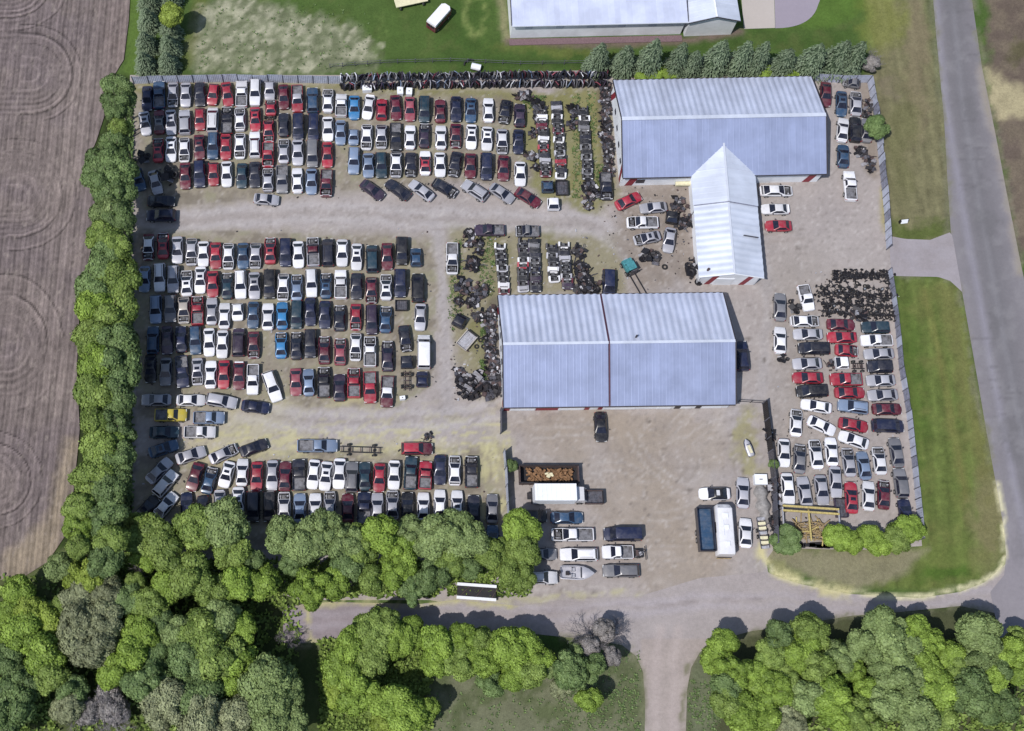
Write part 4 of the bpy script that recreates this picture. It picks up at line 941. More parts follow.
for lot, row, hd, data in ROWS:
    L_ = []
    for blk in data.split('|'):
        vw, rest = blk.split(' ', 1); ox, oy = VW[vw]
        for e in rest.split(';'):
            flip.random(); q = e.split(','); x, y, c = float(q[0]), float(q[1]), q[2]
            ang = float(q[3]) if len(q) > 3 and q[3] else hd + (180 if flip.random() < .27 and 'row' in row and lot[-3:] == 'lot' else 0) + flip.uniform(-2.2, 2.2); ln = float(q[4]) / S_ if len(q) > 4 and q[4] else None
            L_.append((ox + x / S_, oy + y / S_, c[0], c[1], ang, ln, q[5] if len(q) > 5 else None))
    vert = 'column' in row
    L_.sort(key=lambda t: t[1] if vert else t[0])
    looks = [(t[2], t[3], t[6]) for t in L_]
    def look(t): return f'{CNAME[t[3]]} {TYPE[t[2]]}'
    def ln_(t): return look(t)
    n = len(L_); labs = []
    for i, t in enumerate(L_):
        where = f'{row} of the {lot}' if lot.endswith('lot') else f'{row}, {lot}'
        base = look(t)
        one = sum(look(u) == base for u in L_) == 1
        if one: lab = f'{base} in the {where}' + ('' if len(base.split()) > 2 else ', the only one there')
        else:
            pos = ORD[i] + (' from the top' if vert else ' from the left')
            if i == n - 1: pos = 'last at the ' + ('bottom' if vert else 'right end')
            lab = f'{base}, {pos} in the {where}'
        if len(lab.split()) > 16: lab = lab.replace('in the ', 'in ', 1).replace('stripped sedan without hood or trunk lid', 'stripped sedan').replace(' of the ', ' of ')
        if t[6]: lab = lab.replace(CNAME[t[3]], CNAME[t[3]] + ' and ' + CNAME[t[6]], 1) if len(lab.split()) < 15 else lab
        CARS.append((t[2], t[3], seat(t[0], t[1], t[4], t[5], t[2]), t[6], lab, f'vehicles in the {row} of the {lot}'))
for vw, x, y, t, c, ang, ln, rc, lab in single:
    ox, oy = VW[vw]; CARS.append((t, c, seat(ox + x / S_, oy + y / S_, ang, ln / S_ if ln else None, t), rc, lab, None))
for x, y, t, c, ang, ln, lab in singleI:
    CARS.append((t, c, seat(600 + x / 3.413, 60 + y / 3.413, ang, ln / 3.413, t), None, lab, 'vehicles in the strip beside the right fence'))
# nudge touching neighbours apart (tight rows)
def corners(s, t):
    hw = (.98 if t in 'pVr' else .93) * 1.0; h = s[3] / 2; a = -R(s[2]); ca, sa = math.cos(a), math.sin(a)
    return [(s[0] + x * ca - y * sa, s[1] + x * sa + y * ca) for x, y in ((-hw, -h), (hw, -h), (hw, h), (-hw, h))]
def sat(A_, B_):
    best = None
    for P_ in (A_, B_):
        for i in range(2):
            ex, ey = P_[i + 1][0] - P_[i][0], P_[i + 1][1] - P_[i][1]; l = math.hypot(ex, ey); nx, ny = ex / l, ey / l
            a = [p[0] * nx + p[1] * ny for p in A_]; b = [p[0] * nx + p[1] * ny for p in B_]
            o = min(max(a), max(b)) - max(min(a), min(b))
            if o <= 0: return None
            s = 1 if sum(a) > sum(b) else -1
            if best is None or o < best[0]: best = (o, nx * s, ny * s)
    return best
FIXED = [(c_[2][0], c_[2][1]) for c_ in CARS]
for it in range(60):
    mv = 0
    for i in range(len(CARS)):
        for j in range(i + 1, len(CARS)):
            a, b = CARS[i][2], CARS[j][2]
            if abs(a[0] - b[0]) + abs(a[1] - b[1]) > 7.5: continue
            r_ = sat(corners(a, CARS[i][0]), corners(b, CARS[j][0]))
            if r_:
                o, nx, ny = r_; o = (o + .02) * .5
                a[0] += nx * o; a[1] += ny * o; b[0] -= nx * o; b[1] -= ny * o; mv += 1
                if abs(abs(nx * math.sin(R(a[2])) + ny * math.cos(R(a[2]))) ) > .7: a[3] -= o * .5; b[3] -= o * .5
    if not mv: break
print('vehicles', len(CARS), 'left touching', mv, 'max moved', round(max(math.hypot(c_[2][0] - f_[0], c_[2][1] - f_[1]) for c_, f_ in zip(CARS, FIXED)), 2))
for t, c, s, rc, lab, grp in CARS:
    put_vehicle(t, c, s, s[2], s[3] / (2 * max(abs(ST[t][0][0]), abs(ST[t][-1][0]))), rc, lab, grp)
# ---------------------------------------------------------------- trucks, trailers, boat and other single things
def part(m, name, mats, root, **k): return m.obj(name, mats if isinstance(mats, list) else [mats], root, **k)
def wheels(root, xs, ys, r=.45, w=.28):
    me = wheel_mesh(r, w)
    for x in xs:
        for y in ys: link('wheel', me, root, (x, y, r))
def pt(vw, zx, zy, z=0): ox, oy = VW[vw]; return g(ox + zx / S_, oy + zy / S_, z)
# box truck
q = pt('N', 360, 178, 1.5)
t = empty('box_truck', (q.x, q.y, 0), -R(90), label='white box truck with dark trailer-like bed in front of its cab', cat='truck')
m = MB(); m.box((0, -1.0, 2.25), (2.5, 6.1, 2.7)); part(m, 'cargo_box', M_['white_panel'], t)
for k in range(9): m = MB(); m.box((0, -3.7 + k * .68, 3.62), (2.4, .06, .04)); part(m, 'roof_rib', M_['white_panel'], t)
m = MB(); m.box((0, -1, .72), (1.0, 7.6, .3)); part(m, 'chassis', M_['dark_metal'], t)
m = MB(); hood = [(-1.05, 2.3, .6), (1.05, 2.3, .6), (1.05, 3.95, .6), (-1.05, 3.95, .6)]
m.v = [(x, y, z) for (x, y, z) in hood] + [(-1.05, 2.3, 2.35), (1.05, 2.3, 2.35), (1.0, 3.35, 2.35), (-1.0, 3.35, 2.35), (-.98, 3.97, 1.25), (.98, 3.97, 1.25)]
m.f = [(3, 2, 1, 0), (4, 5, 6, 7), (7, 6, 9, 8), (0, 1, 5, 4), (8, 9, 2, 3), (1, 2, 9, 6, 5), (0, 4, 7, 8, 3)]; m.m = [0] * 7; part(m, 'cab', PAINT['W'], t)
m = MB(); m.box((0, 3.69, 1.84), (1.7, .95, .03), rx=-1.06); part(m, 'windshield', M_['glass'], t)
m = MB(); m.box((0, -4.15, .8), (2.3, .2, .25)); part(m, 'bumper', M_['dark_metal'], t)
wheels(t, (-1.05, 1.05), (-2.9, 2.9))
q = pt('N', 530, 192, .8)
t = empty('dump_bed', (q.x, q.y, 0), -R(90), label='small dark open dump bed standing in front of the white box truck', cat='truck bed')
m = MB(); m.box((0, 0, .75), (1.9, 2.6, .12)); part(m, 'floor', M_['scrap_grey'], t)
for s in (-1, 1): m = MB(); m.box((s * .98, 0, 1.05), (.08, 2.7, .7)); part(m, 'side_wall', M_['rust'], t); m = MB(); m.box((0, s * 1.33, 1.05), (1.88, .08, .68)); part(m, 'end_wall', M_['dark_metal'], t)
wheels(t, (-.8, .8), (-.5,), .34, .2)
# orange-filled bin
q = pt('N', 300, 76, 1)
t = empty('scrap_bin', (q.x, q.y, 0), R(0), label='dark rusty open bin with orange scrap inside, above the white box truck', cat='bin')
m = MB(); m.box((0, 0, .2), (8.6, 2.6, .15)); part(m, 'floor', M_['dark_metal'], t)
for s in (-1, 1):
    m = MB(); m.box((0, s * 1.3, .95), (8.8, .1, 1.5)); part(m, 'side_wall', M_['rust'], t); m = MB(); m.box((s * 4.35, 0, .95), (.1, 2.5, 1.5)); part(m, 'end_wall', M_['rust'], t)
    m = MB(); m.box((0, s * 1.33, 1.72), (8.9, .2, .1)); part(m, 'rim', M_['dark_metal'], t)
for k in range(8):
    for s in (-1, 1): m = MB(); m.box((-3.9 + k * 1.1, s * 1.39, .9), (.1, .1, 1.3)); part(m, 'rib', M_['rust'], t)
rr = random.Random(5); m = MB()
for k in range(150):
    x, y = rr.uniform(-3, 3.5), rr.uniform(-.95, .95)
    m.box((x, y, .45 + rr.uniform(0, .45)), (rr.uniform(.2, .9), rr.uniform(.1, .4), rr.uniform(.05, .3)), rr.uniform(0, 3), 0, rr.uniform(-.5, .5), rr.uniform(-.5, .5))
for k in range(12): m.box((rr.uniform(-.4, .6), rr.uniform(-.3, .4), 1.0), (rr.uniform(.3, .6), rr.uniform(.2, .4), .06), rr.uniform(0, 3), 1, rr.uniform(-.4, .4))
tag(part(m, 'rusty_scrap', [M_['orange'], M_['cream']], t), kind='stuff')
# blue dump truck and white camper
q = pt('M', 126, 665, 1.2)
t = empty('blue_box_trailer', (q.x, q.y, 0), R(0), label='tall blue open-topped trailer parked against the white camper', cat='trailer')
m = MB(); m.box((0, 0, 1.1), (2.2, 6.2, .2)); part(m, 'floor', PAINT['B'], t)
for s in (-1, 1): m = MB(); m.box((s * 1.15, 0, 1.7), (.1, 6.4, 1.2)); part(m, 'side_wall', PAINT['C'], t); m = MB(); m.box((0, s * 3.15, 1.6), (2.2, .1, 1.0)); part(m, 'end_wall', PAINT['C'], t)
m = MB(); m.box((0, 0, 1.25), (1.9, 5.9, .1)); [m.box((0, -2.8 + k * .8, 1.33), (1.9, .08, .06)) for k in range(8)]; part(m, 'bed_liner', PAINT['B'], t)
wheels(t, (-1.0, 1.0), (-1.4, -.3), .42)
q = pt('M', 222, 665, 1.5)
t = empty('white_camper', (q.x, q.y, 0), R(-1), label='tall white camper with roof vents, right of the blue trailer', cat='camper')
m = MB()
w, l, h = 1.22, 3.7, 2.9
sec = [(w * .95, .5), (w, 1.2), (w, h - .3), (w * .86, h - .05), (w * .5, h), (0, h + .02)]
ring = [(x, z) for x, z in sec] + [(-x, z) for x, z in sec[-2::-1]]
for y, k in ((-l, .94), (-l + .15, 1), (l - .7, 1), (l - .1, .82), (l, .7)):
    for x, z in ring: m.v.append((x * (k if k < 1 else 1), y, .5 + (z - .5) * k))
N = len(ring)
for i in range(4):
    for j in range(N): m.f.append((i * N + j, i * N + (j + 1) % N, (i + 1) * N + (j + 1) % N, (i + 1) * N + j)); m.m.append(0)
m.f.append(tuple(range(N))); m.m.append(0); m.f.append(tuple(range(4 * N, 5 * N))[::-1]); m.m.append(0)
part(m, 'body', PAINT['W'], t, smooth=35)
for y in (-2.2, .2, 1.9): m = MB(); m.box((.05, y, h + .1), (.65, .65, .16)); m.box((.05, y, h + .19), (.5, .5, .04)); part(m, 'roof_vent', M_['white_panel'], t)
m = MB(); m.tube([(-.3, -1, h + .03), (-.3, 1.2, h + .03)], .04, 6); part(m, 'roof_rail', M_['galvanised'], t)
for s in (-1, 1):
    m = MB(); m.box((s * 1.225, .3, 1.9), (.03, 1.6, .55)); part(m, 'window', M_['glass'], t)
m = MB(); m.box((0, l - .38, 2.55), (1.7, .5, .04), rx=-1.0); part(m, 'windshield', M_['glass'], t)
m = MB(); m.box((0, -l - .3, .6), (2.1, .12, .14)); part(m, 'bumper', M_['wood'], t)
wheels(t, (-1.0, 1.0), (-1.6, 2.2), .4)
# boat
q = pt('N', 440, 578, .6)
t = empty('small_boat', (q.x, q.y, 0), -R(92), label='small pale fibreglass motor boat with open cockpit and pointed bow', cat='boat')
m = MB(); st_ = [(-2.35, .88, .95), (-2.0, .98, 1.0), (0, 1.05, 1.05), (1.0, .95, 1.1), (1.8, .62, 1.15), (2.3, .28, 1.18), (2.55, .04, 1.2)]
for y, w, z in st_:
    for x, zz in ((0, .35 + max(0, y - 1) * .25), (w * .6, .45 + max(0, y - 1) * .2), (w * .97, z - .2), (w, z), (w * .86, z + .03), (w * .8, .62 if y < .55 and y > -2.2 else z + .06), (0, .6 if y < .55 and y > -2.2 else z + .12)):
        m.v.append((x, y, zz)); 
nb = 7
vv = list(m.v); m.v = []
for i in range(len(st_)):
    R_ = vv[i * nb:(i + 1) * nb]; m.v += R_ + [(-x, y, z) for x, y, z in R_[-2:0:-1]]
NB_ = nb * 2 - 2
for i in range(len(st_) - 1):
    for j in range(NB_): m.f.append((i * NB_ + j, i * NB_ + (j + 1) % NB_, (i + 1) * NB_ + (j + 1) % NB_, (i + 1) * NB_ + j)); m.m.append(0)
m.f.append(tuple(range(NB_))[::-1]); m.m.append(0)
part(m, 'hull', PAINT['S'], t, smooth=40)
for s in (-1, 1): m = MB(); m.box((s * .42, -.5, .78), (.5, .55, .32)); m.box((s * .42, -.75, 1.0), (.5, .1, .35)); part(m, 'seat', M_['scrap_light'], t)
m = MB(); m.box((.1, -1.3, .85), (.55, .5, .3)); m.tube([(.1, -1.2, 1), (.3, -.9, 1.15)], .08); part(m, 'engine_cover', M_['dark_metal'], t)
m = MB(); m.box((0, -2.45, .95), (.35, .35, .7)); part(m, 'outboard_motor', M_['dark_metal'], t)
m = MB(); m.box((0, .62, 1.3), (1.5, .04, .35), rx=.6); part(m, 'windshield', M_['glass'], t)
m = MB(); m.box((0, -.3, .3), (.9, 4.2, .15)); part(m, 'cradle', M_['dark_metal'], t)
# tow gear behind the white pickup
q = pt('N', 760, 475, .8)
t = empty('tow_boom', (q.x, q.y, 0), -R(88), label='dark tow boom and winch frame at the tail of the white pickup', cat='tow gear')
m = MB(); m.box((0, 0, .55), (1.3, 1.3, .12)); part(m, 'base', M_['dark_metal'], t)
m = MB(); m.tube([(-.5, -.5, .6), (0, .7, 1.5)], .07); m.tube([(.5, -.5, .6), (0, .7, 1.5)], .07); part(m, 'boom', M_['scrap_grey'], t)
m = MB(); m.tube([(-.4, -.2, .8), (.4, -.2, .8)], .22, 8); part(m, 'winch', M_['rust'], t)
m = MB(); m.tube([(-1.0, 1.0, .7), (1.0, 1.0, .7)], .07); part(m, 'cross_bar', M_['dark_metal'], t)
m = MB(); m.box((.1, .25, .75), (.5, .4, .25), .4); part(m, 'tool_box', M_['scrap_light'], t); wheels(t, (-.6, .6), (0,), .28, .18)
# roadside twin-rail trailer
q = g(476.5, 592, .6)
t = empty('flat_trailer', (q.x, q.y, 0), R(-4), label='dark trailer with two long white boards beside the lower road edge', cat='trailer')
m = MB(); m.box((0, 0, .55), (5.6, 2.0, .12)); part(m, 'deck', M_['dark_metal'], t)
for s in (-1, 1): m = MB(); m.box((0, s * .95, .78), (5.7, .42, .12)); part(m, 'board', M_['white_panel'], t)
for k in range(3): m = MB(); m.tube([(-2.4 + k * 2.3, -.8, .68), (-1.0 + k * 2.0, .75, .68)], .05); part(m, 'brace', M_['rust'], t)
m = MB(); m.tube([(2.8, .5, .5), (4.3, -.1, .45)], .06); m.tube([(2.8, -.6, .5), (4.3, -.1, .45)], .06); part(m, 'tongue', M_['dark_metal'], t)
wheels(t, (-.3, .6), (-.82, .82), .32, .18)
# grey canvas heap, pallet-like trailer
q = pt('M', 428, 520, .5)
t = empty('grey_tarp_heap', (q.x, q.y, 0), R(4), label='long grey tarpaulin-covered heap left of the dark fence', cat='tarp')
vs = []; fs = []; nx, ny = 8, 22; rr = random.Random(8)
for j in range(ny):
    for i in range(nx):
        u = i / (nx - 1) * 2 - 1; v = j / (ny - 1) * 2 - 1
        vs.append((u * (1.0 + .25 * math.sin(j * .9)) * (1 - .35 * abs(v) ** 3), v * 3.1, max(.02, (1 - u * u) * (1 - v ** 4) * 1.0 + rr.uniform(-.14, .14) * (1 - abs(u)))))
for j in range(ny - 1):
    for i in range(nx - 1): a = j * nx + i; fs.append((a, a + 1, a + nx + 1, a + nx))
link('tarp', npmesh('tarp', vs, fs, [simple('grey canvas', (.22, .21, .21), .9, amp=.35, sc=2, bump=.5)]), t)
q = pt('M', 422, 680, .5)
t = empty('ladder_trailer', (q.x, q.y, 0), R(3), label='narrow pale slatted trailer below the grey tarpaulin heap', cat='trailer')
for s in (-1, 1): m = MB(); m.box((s * .55, 0, .6), (.12, 4.6, .14)); part(m, 'rail', M_['scrap_grey'], t)
for k in range(7): m = MB(); m.box((.05, -2.1 + k * .7, .66), (1.1, .42, .07), rr.uniform(-.05, .05)); part(m, 'slat', M_['cream'] if k % 3 else M_['scrap_light'], t)
wheels(t, (-.75, .75), (-.5, .4), .3, .16)
# timber stack with yellow beams
q = g(808, 527, 0)
t = empty('timber_rack', q, R(-3), label='yellow-beamed timber rack with brown lumber between the two bushes', cat='timber rack')
for y, c_ in ((2.6, 'yellow_wood'), (1.9, 'yellow_wood')): m = MB(); m.box((0, y, 1.6), (8.2, .28, .26), R(-1)); part(m, 'beam', M_[c_], t)
for x in (-4.1, 4.1): m = MB(); m.box((x, .6, 1.45), (.2, 3.8, .2)); part(m, 'side_beam', M_['scrap_light'], t)
for x in (-4.1, 4.1):
    for y in (2.5, -1.2): m = MB(); m.box((x, y, .7), (.18, .18, 1.4)); part(m, 'post', M_['scrap_light'], t)
for k in range(46):
    m = MB(); ln = rr.uniform(1.2, 2.6)
    m.box((rr.uniform(-2.3, 2.3), rr.uniform(-1.9, 1.3), .1 + .1 * (k // 6)), (ln, .16, .09), rr.choice((0, 0, 1.57, .5, -.6, 2.2)) + rr.uniform(-.25, .25)); part(m, 'plank', M_[rr.choice(('wood', 'yellow_wood', 'wood', 'wood'))], t)
m = MB(); m.box((-.2, 0, 1.3), (.22, 4.6, .2), R(2)); part(m, 'cross_beam', M_['yellow_wood'], t)
for k in range(9): m = MB(); m.box((rr.uniform(-3.8, 3.8), rr.uniform(-3.4, -2.4), .15), (rr.uniform(1, 3), .5, .3), rr.uniform(-.1, .1)); part(m, 'plank', M_['dark_metal'], t)
# north field: red box van and cream trailer
q = g(439, 17, 1.5)
t = empty('camper_van', (q.x, q.y, 0), R(-38), label='boxy dark red van with white roof parked on the north lawn', cat='van')
m = MB(); m.box((0, 0, 1.15), (1.9, 4.6, 1.5)); part(m, 'body', PAINT['M'], t)
m = MB(); m.v = [(-.97, -2.3, 1.9), (.97, -2.3, 1.9), (.97, 1.9, 1.9), (.5, 2.35, 1.9), (-.5, 2.35, 1.9), (-.97, 1.9, 1.9)]; m.v += [(x * .96, y * .98, 2.35) for x, y, z in m.v]
m.f = [(6, 7, 8, 9, 10, 11)] + [(i, (i + 1) % 6, 6 + (i + 1) % 6, 6 + i) for i in range(6)]; m.m = [0] * 7; part(m, 'roof', PAINT['W'], t)
m = MB(); m.box((0, -2.31, 1.5), (1.4, .04, .5)); part(m, 'rear_window', M_['glass'], t)
for s in (-1, 1):
    for y in (-1.3, .2): m = MB(); m.box((s * .96, y, 1.55), (.03, 1.1, .5)); part(m, 'side_window', M_['glass'], t)
wheels(t, (-.9, .9), (-1.5, 1.5), .36, .22)
q = g(411, 1, .8)
t = empty('hay_wagon', (q.x, q.y, 0), R(14), label='cream flat wagon cut by the top picture edge', cat='trailer')
m = MB(); m.box((0, .3, .95), (5.6, 2.2, .15)); part(m, 'deck', M_['cream'], t)
m = MB(); m.box((0, .2, .75), (5.0, .9, .2)); part(m, 'chassis', M_['dark_metal'], t); wheels(t, (-2.0, 2.0), (-.7, 1.2), .38, .2)
# tipped white tank and barrel north of the racks
q = g(476, 67, .5); t = empty('white_tank', (q.x, q.y, 0), R(-15), label='small white tank lying in the grass above the door racks', cat='tank')
m = MB(); m.tube([(-.8, 0, .55), (.8, 0, .55)], .55, 12); part(m, 'tank_body', M_['white_panel'], t); m = MB(); m.box((0, 0, .05), (1.5, .9, .1)); part(m, 'cradle', M_['dark_metal'], t)
q = g(469, 62, .5); t = empty('bent_fender', (q.x, q.y, 0), R(30), label='bent dark wheel arch lying beside the small white tank', cat='scrap')
m = MB(); m.tube([(math.cos(a) * .9, math.sin(a) * .5, .2 + .2 * math.sin(a)) for a in [i * .4 for i in range(9)]], .12, 6); part(m, 'arch', M_['dark_metal'], t)
# roadside thing near driveway
q = g(904, 222, .4); t = empty('sign_board', (q.x, q.y, 0), R(8), label='small tilted white board on the roadside grass above the driveway', cat='sign')
m = MB(); m.box((0, 0, .6), (1.1, .1, .7), rx=-.6); part(m, 'board', M_['white_panel'], t)
for s in (-1, 1): m = MB(); m.box((s * .62, .15, .4), (.14, .4, .8)); part(m, 'post', M_['dark_metal'], t)
# small blue and white boat-like thing on the drive
q = g(748.5, 448, .4); t = empty('jet_ski', (q.x, q.y, 0), R(18), label='tiny blue and white jet ski alone on the gravel drive', cat='jet ski')
m = MB()
for y, w, z in ((-1.35, .42, .35), (-1.2, .55, .5), (0, .62, .62), (.9, .5, .72), (1.35, .12, .7)):
    m.v += [(w * .7, y, .12), (w, y, z - .1), (w * .75, y, z), (0, y, z + .12), (-w * .75, y, z), (-w, y, z - .1), (-w * .7, y, .12)]
for i in range(4):
    for j in range(7): m.f.append((i * 7 + j, i * 7 + (j + 1) % 7, (i + 1) * 7 + (j + 1) % 7, (i + 1) * 7 + j)); m.m.append(1 if j in (0, 1, 4, 5, 6) else 0)
m.f.append(tuple(range(7))[::-1]); m.m.append(1)
part(m, 'hull', [PAINT['S'], PAINT['N']], t, smooth=40); m = MB(); m.box((0, -.3, .82), (.38, 1.2, .2)); part(m, 'seat', M_['cream'], t); m = MB(); m.tube([(-.35, .45, .98), (.35, .45, .98)], .04); part(m, 'handlebar', M_['dark_metal'], t)
# white crates and boxes
for vw, x, y, w, l, lab in (('B', 240, 97, 1.5, 1.1, 'white crate with dark end standing at the foot of the racks'), ('B', 409, 112, .95, 1.3, 'white box left of a pair behind two red cars'), ('B', 455, 116, .95, 1.2, 'white box right of a pair behind two red cars'),
                            ('M', 408, 409, 1.8, 1.5, 'white square box beside the dark fence, above the grey heap'), ('F', 421, 452, .8, .5, 'small white scrap panel on the gravel below the wreck rows')):
    q = pt(vw, x, y, .4); t = empty('white_box', (q.x, q.y, 0), R(rr.uniform(-8, 8)), label=lab, cat='box')
    m = MB(); m.box((0, 0, .45), (w, l, .9)); part(m, 'box_body', M_['white_panel'], t); m = MB(); m.box((0, 0, .93), (w * 1.04, l * 1.04, .06)); part(m, 'lid', M_['white_panel'], t)
    m = MB(); m.box((0, 0, .98), (w * .25, .12, .04)); part(m, 'handle', M_['dark_trim'], t)
# truck chassis frames
def chassis(q, ang, L=5.6, lab='', gr=None):
    t = empty('truck_frame', (q.x, q.y, 0), -R(ang), label=lab, cat='chassis', group=gr)
    for s in (-1, 1): m = MB(); m.box((s * .42, 0, .5), (.1, L, .14)); part(m, 'rail', M_['dark_metal'], t)
    for k in range(5): m = MB(); m.box((0, -L / 2 + .3 + k * (L - .6) / 4, .5), (.84, .12, .1)); part(m, 'cross_member', M_['rust'], t)
    for y in (-L * .28, L * .33): m = MB(); m.tube([(-.8, y, .36), (.8, y, .36)], .07, 6); m.tube([(-.15, y, .36), (.15, y, .36)], .18, 8); part(m, 'axle', M_['dark_metal'], t)
    for y in (-L * .28, L * .33):
        for s in (-1, 1): link('wheel', WH, t, (s * .78, y, .33))
chassis(pt('H', 207, 255, .4), 92, 6.2, 'long bare truck frame with axles lying sideways on the straw-strewn lane')
chassis(pt('F', 443, 362, .4), 0, 3.2, 'short bare truck frame below a dark cab in the middle-left lot')
chassis(pt('A', 712, 262, .4), 0, 2.3, 'bare frame tail between wrecked red trucks in the upper-left lot')
chassis(pt('K', 600, 492, .4), 90, 2.0, 'bare frame stub between white cab and charcoal van in the right lot')
# loose cabs and beds
def cab_only(q, ang, col, lab, open_=True):
    t = empty('truck_cab', (q.x, q.y, 0), -R(ang), label=lab, cat='truck cab')
    m = MB(); m.box((0, 0, .75), (1.85, 1.9, .7)); part(m, 'lower_body', PAINT[col], t)
    cb = cabin('cab', -.95, .95, .9, 1.1, -.75, .35, .72, 1.72)
    for k, me in cb.items():
        o = link(me.name.split('.')[0], me, t)
        if k == 'roof': o.material_slots[0].link = 'OBJECT'; o.material_slots[0].material = PAINT[col]
    m = MB(); m.box((0, 0, .2), (1.3, 1.7, .36)); part(m, 'underframe', M_['dark_metal'], t)
cab_only(pt('F', 443, 270, .6), 180, 'C', 'charcoal truck cab above a short bare frame in the middle-left lot')
cab_only(pt('Q', 445, 600, .6), 0, 'B', 'blue-grey truck cab at the foot of the left front-clip column')
cab_only(pt('Q', 475, 690, .6), 180, 'W', 'white truck cab below the blue-grey cab, by the drive')
cab_only(pt('K', 515, 478, .6), 270, 'W', 'white truck cab amid dark cars in the right-hand lot')
cab_only(pt('J', 365, 298, .6), 190, 'K', 'black and white truck cab beside the junk against the annex')
def bed_only(q, ang, col, lab, w=1.9, l=2.5):
    t = empty('truck_bed', (q.x, q.y, 0), -R(ang), label=lab, cat='truck bed')
    m = MB(); m.box((0, 0, .45), (w - .1, l - .1, .1)); part(m, 'floor', M_['scrap_grey'] if col != 'O' else M_['scrap_light'], t)
    for s in (-1, 1): m = MB(); m.box((s * w / 2, 0, .65), (.12, l, .5)); part(m, 'side_wall', PAINT[col], t)
    m = MB(); m.box((0, l / 2, .65), (w, .1, .5)); part(m, 'front_wall', M_['dark_metal'], t); m = MB(); m.box((0, -l / 2, .6), (w, .08, .4)); part(m, 'tailgate', PAINT[col], t)
    for k in range(5): m = MB(); m.box((-w * .36 + k * w * .18, 0, .52), (.07, l - .2, .04)); part(m, 'floor_rib', M_['scrap_grey'] if col != 'O' else M_['scrap_light'], t)
    m = MB(); m.box((0, 0, .2), (w * .7, l * .8, .4)); part(m, 'underframe', M_['dark_metal'], t)
bed_only(pt('Q', 520, 603, .6), 0, 'K', 'black truck bed beside the blue-grey cab at the clip column foot')
bed_only(pt('F', 750, 155, .6), 40, 'O', 'beige truck bed tilted on the weeds left of the long shop', 1.9, 2.9)
bed_only(pt('D', 415, 488, .6), 180, 'K', 'dark truck bed between blue wreck and plum car in the middle-left lot', 1.8, 1.7)
bed_only(pt('L', 515, 603, .6), 0, 'U', 'dark plum truck bed squeezed left of the red car by the timber rack', 1.7, 2.8)
t_ = pt('F', 712, 60, .6); cab_only(t_, 30, 'C', 'charcoal truck cab leaning on the weeds above the beige bed')
# teal loader with two long forks
q = pt('J', 152, 552, .8); t = empty('teal_loader', (q.x, q.y, 0), -R(155), label='teal forklift loader with two long dark forks on the bare yard', cat='loader')
m = MB(); m.box((0, -.4, .95), (1.6, 2.0, .9)); part(m, 'body', M_['teal'], t)
m = MB(); m.box((0, .1, 2.0), (1.3, 1.3, .08)); part(m, 'canopy', M_['teal'], t)
for x in (-.6, .6):
    for y in (-.5, .7): m = MB(); m.box((x, y, 1.6), (.08, .08, .8)); part(m, 'post', M_['dark_metal'], t)
m = MB(); m.box((0, -.2, 1.5), (.6, .5, .3)); part(m, 'seat', M_['dark_trim'], t); m = MB(); m.tube([(-.3, -1.45, 1.1), (.3, -1.45, 1.1)], .25, 8); part(m, 'counterweight', M_['scrap_light'], t)
for s in (-1, 1): m = MB(); m.box((s * .45, 2.9, .35), (.12, 3.6, .1)); part(m, 'fork', M_['dark_metal'], t)
m = MB(); m.box((0, 1.05, 1.2), (1.2, .15, 2.2)); part(m, 'mast', M_['scrap_grey'], t); wheels(t, (-.8, .8), (-1.0, .6), .42, .3)
# single tyre on the yard
TYRE = MB(); TYRE.torus((0, 0, .12), .28, .12); TY = TYRE.mesh('tyre', [M_['rubber']], 60)
tag(link('car_tyre', TY, None, tuple(pt('J', 330, 548, 0)), scale=(1.25, 1.25, 1.1)), 'single tyre lying on bare ground left of the annex', 'tyre')
for k, (x, y) in enumerate(((800, 188), (835, 188), (865, 178), (888, 182), (820, 155))):
    tag(link('car_tyre', TY, None, tuple(pt('F', x, y, 0))), ['leftmost', 'second from left', 'third from left', 'rightmost', 'topmost'][k] + ' of the loose tyres left of the long shop corner', 'tyre', 'loose tyres by the long shop corner')

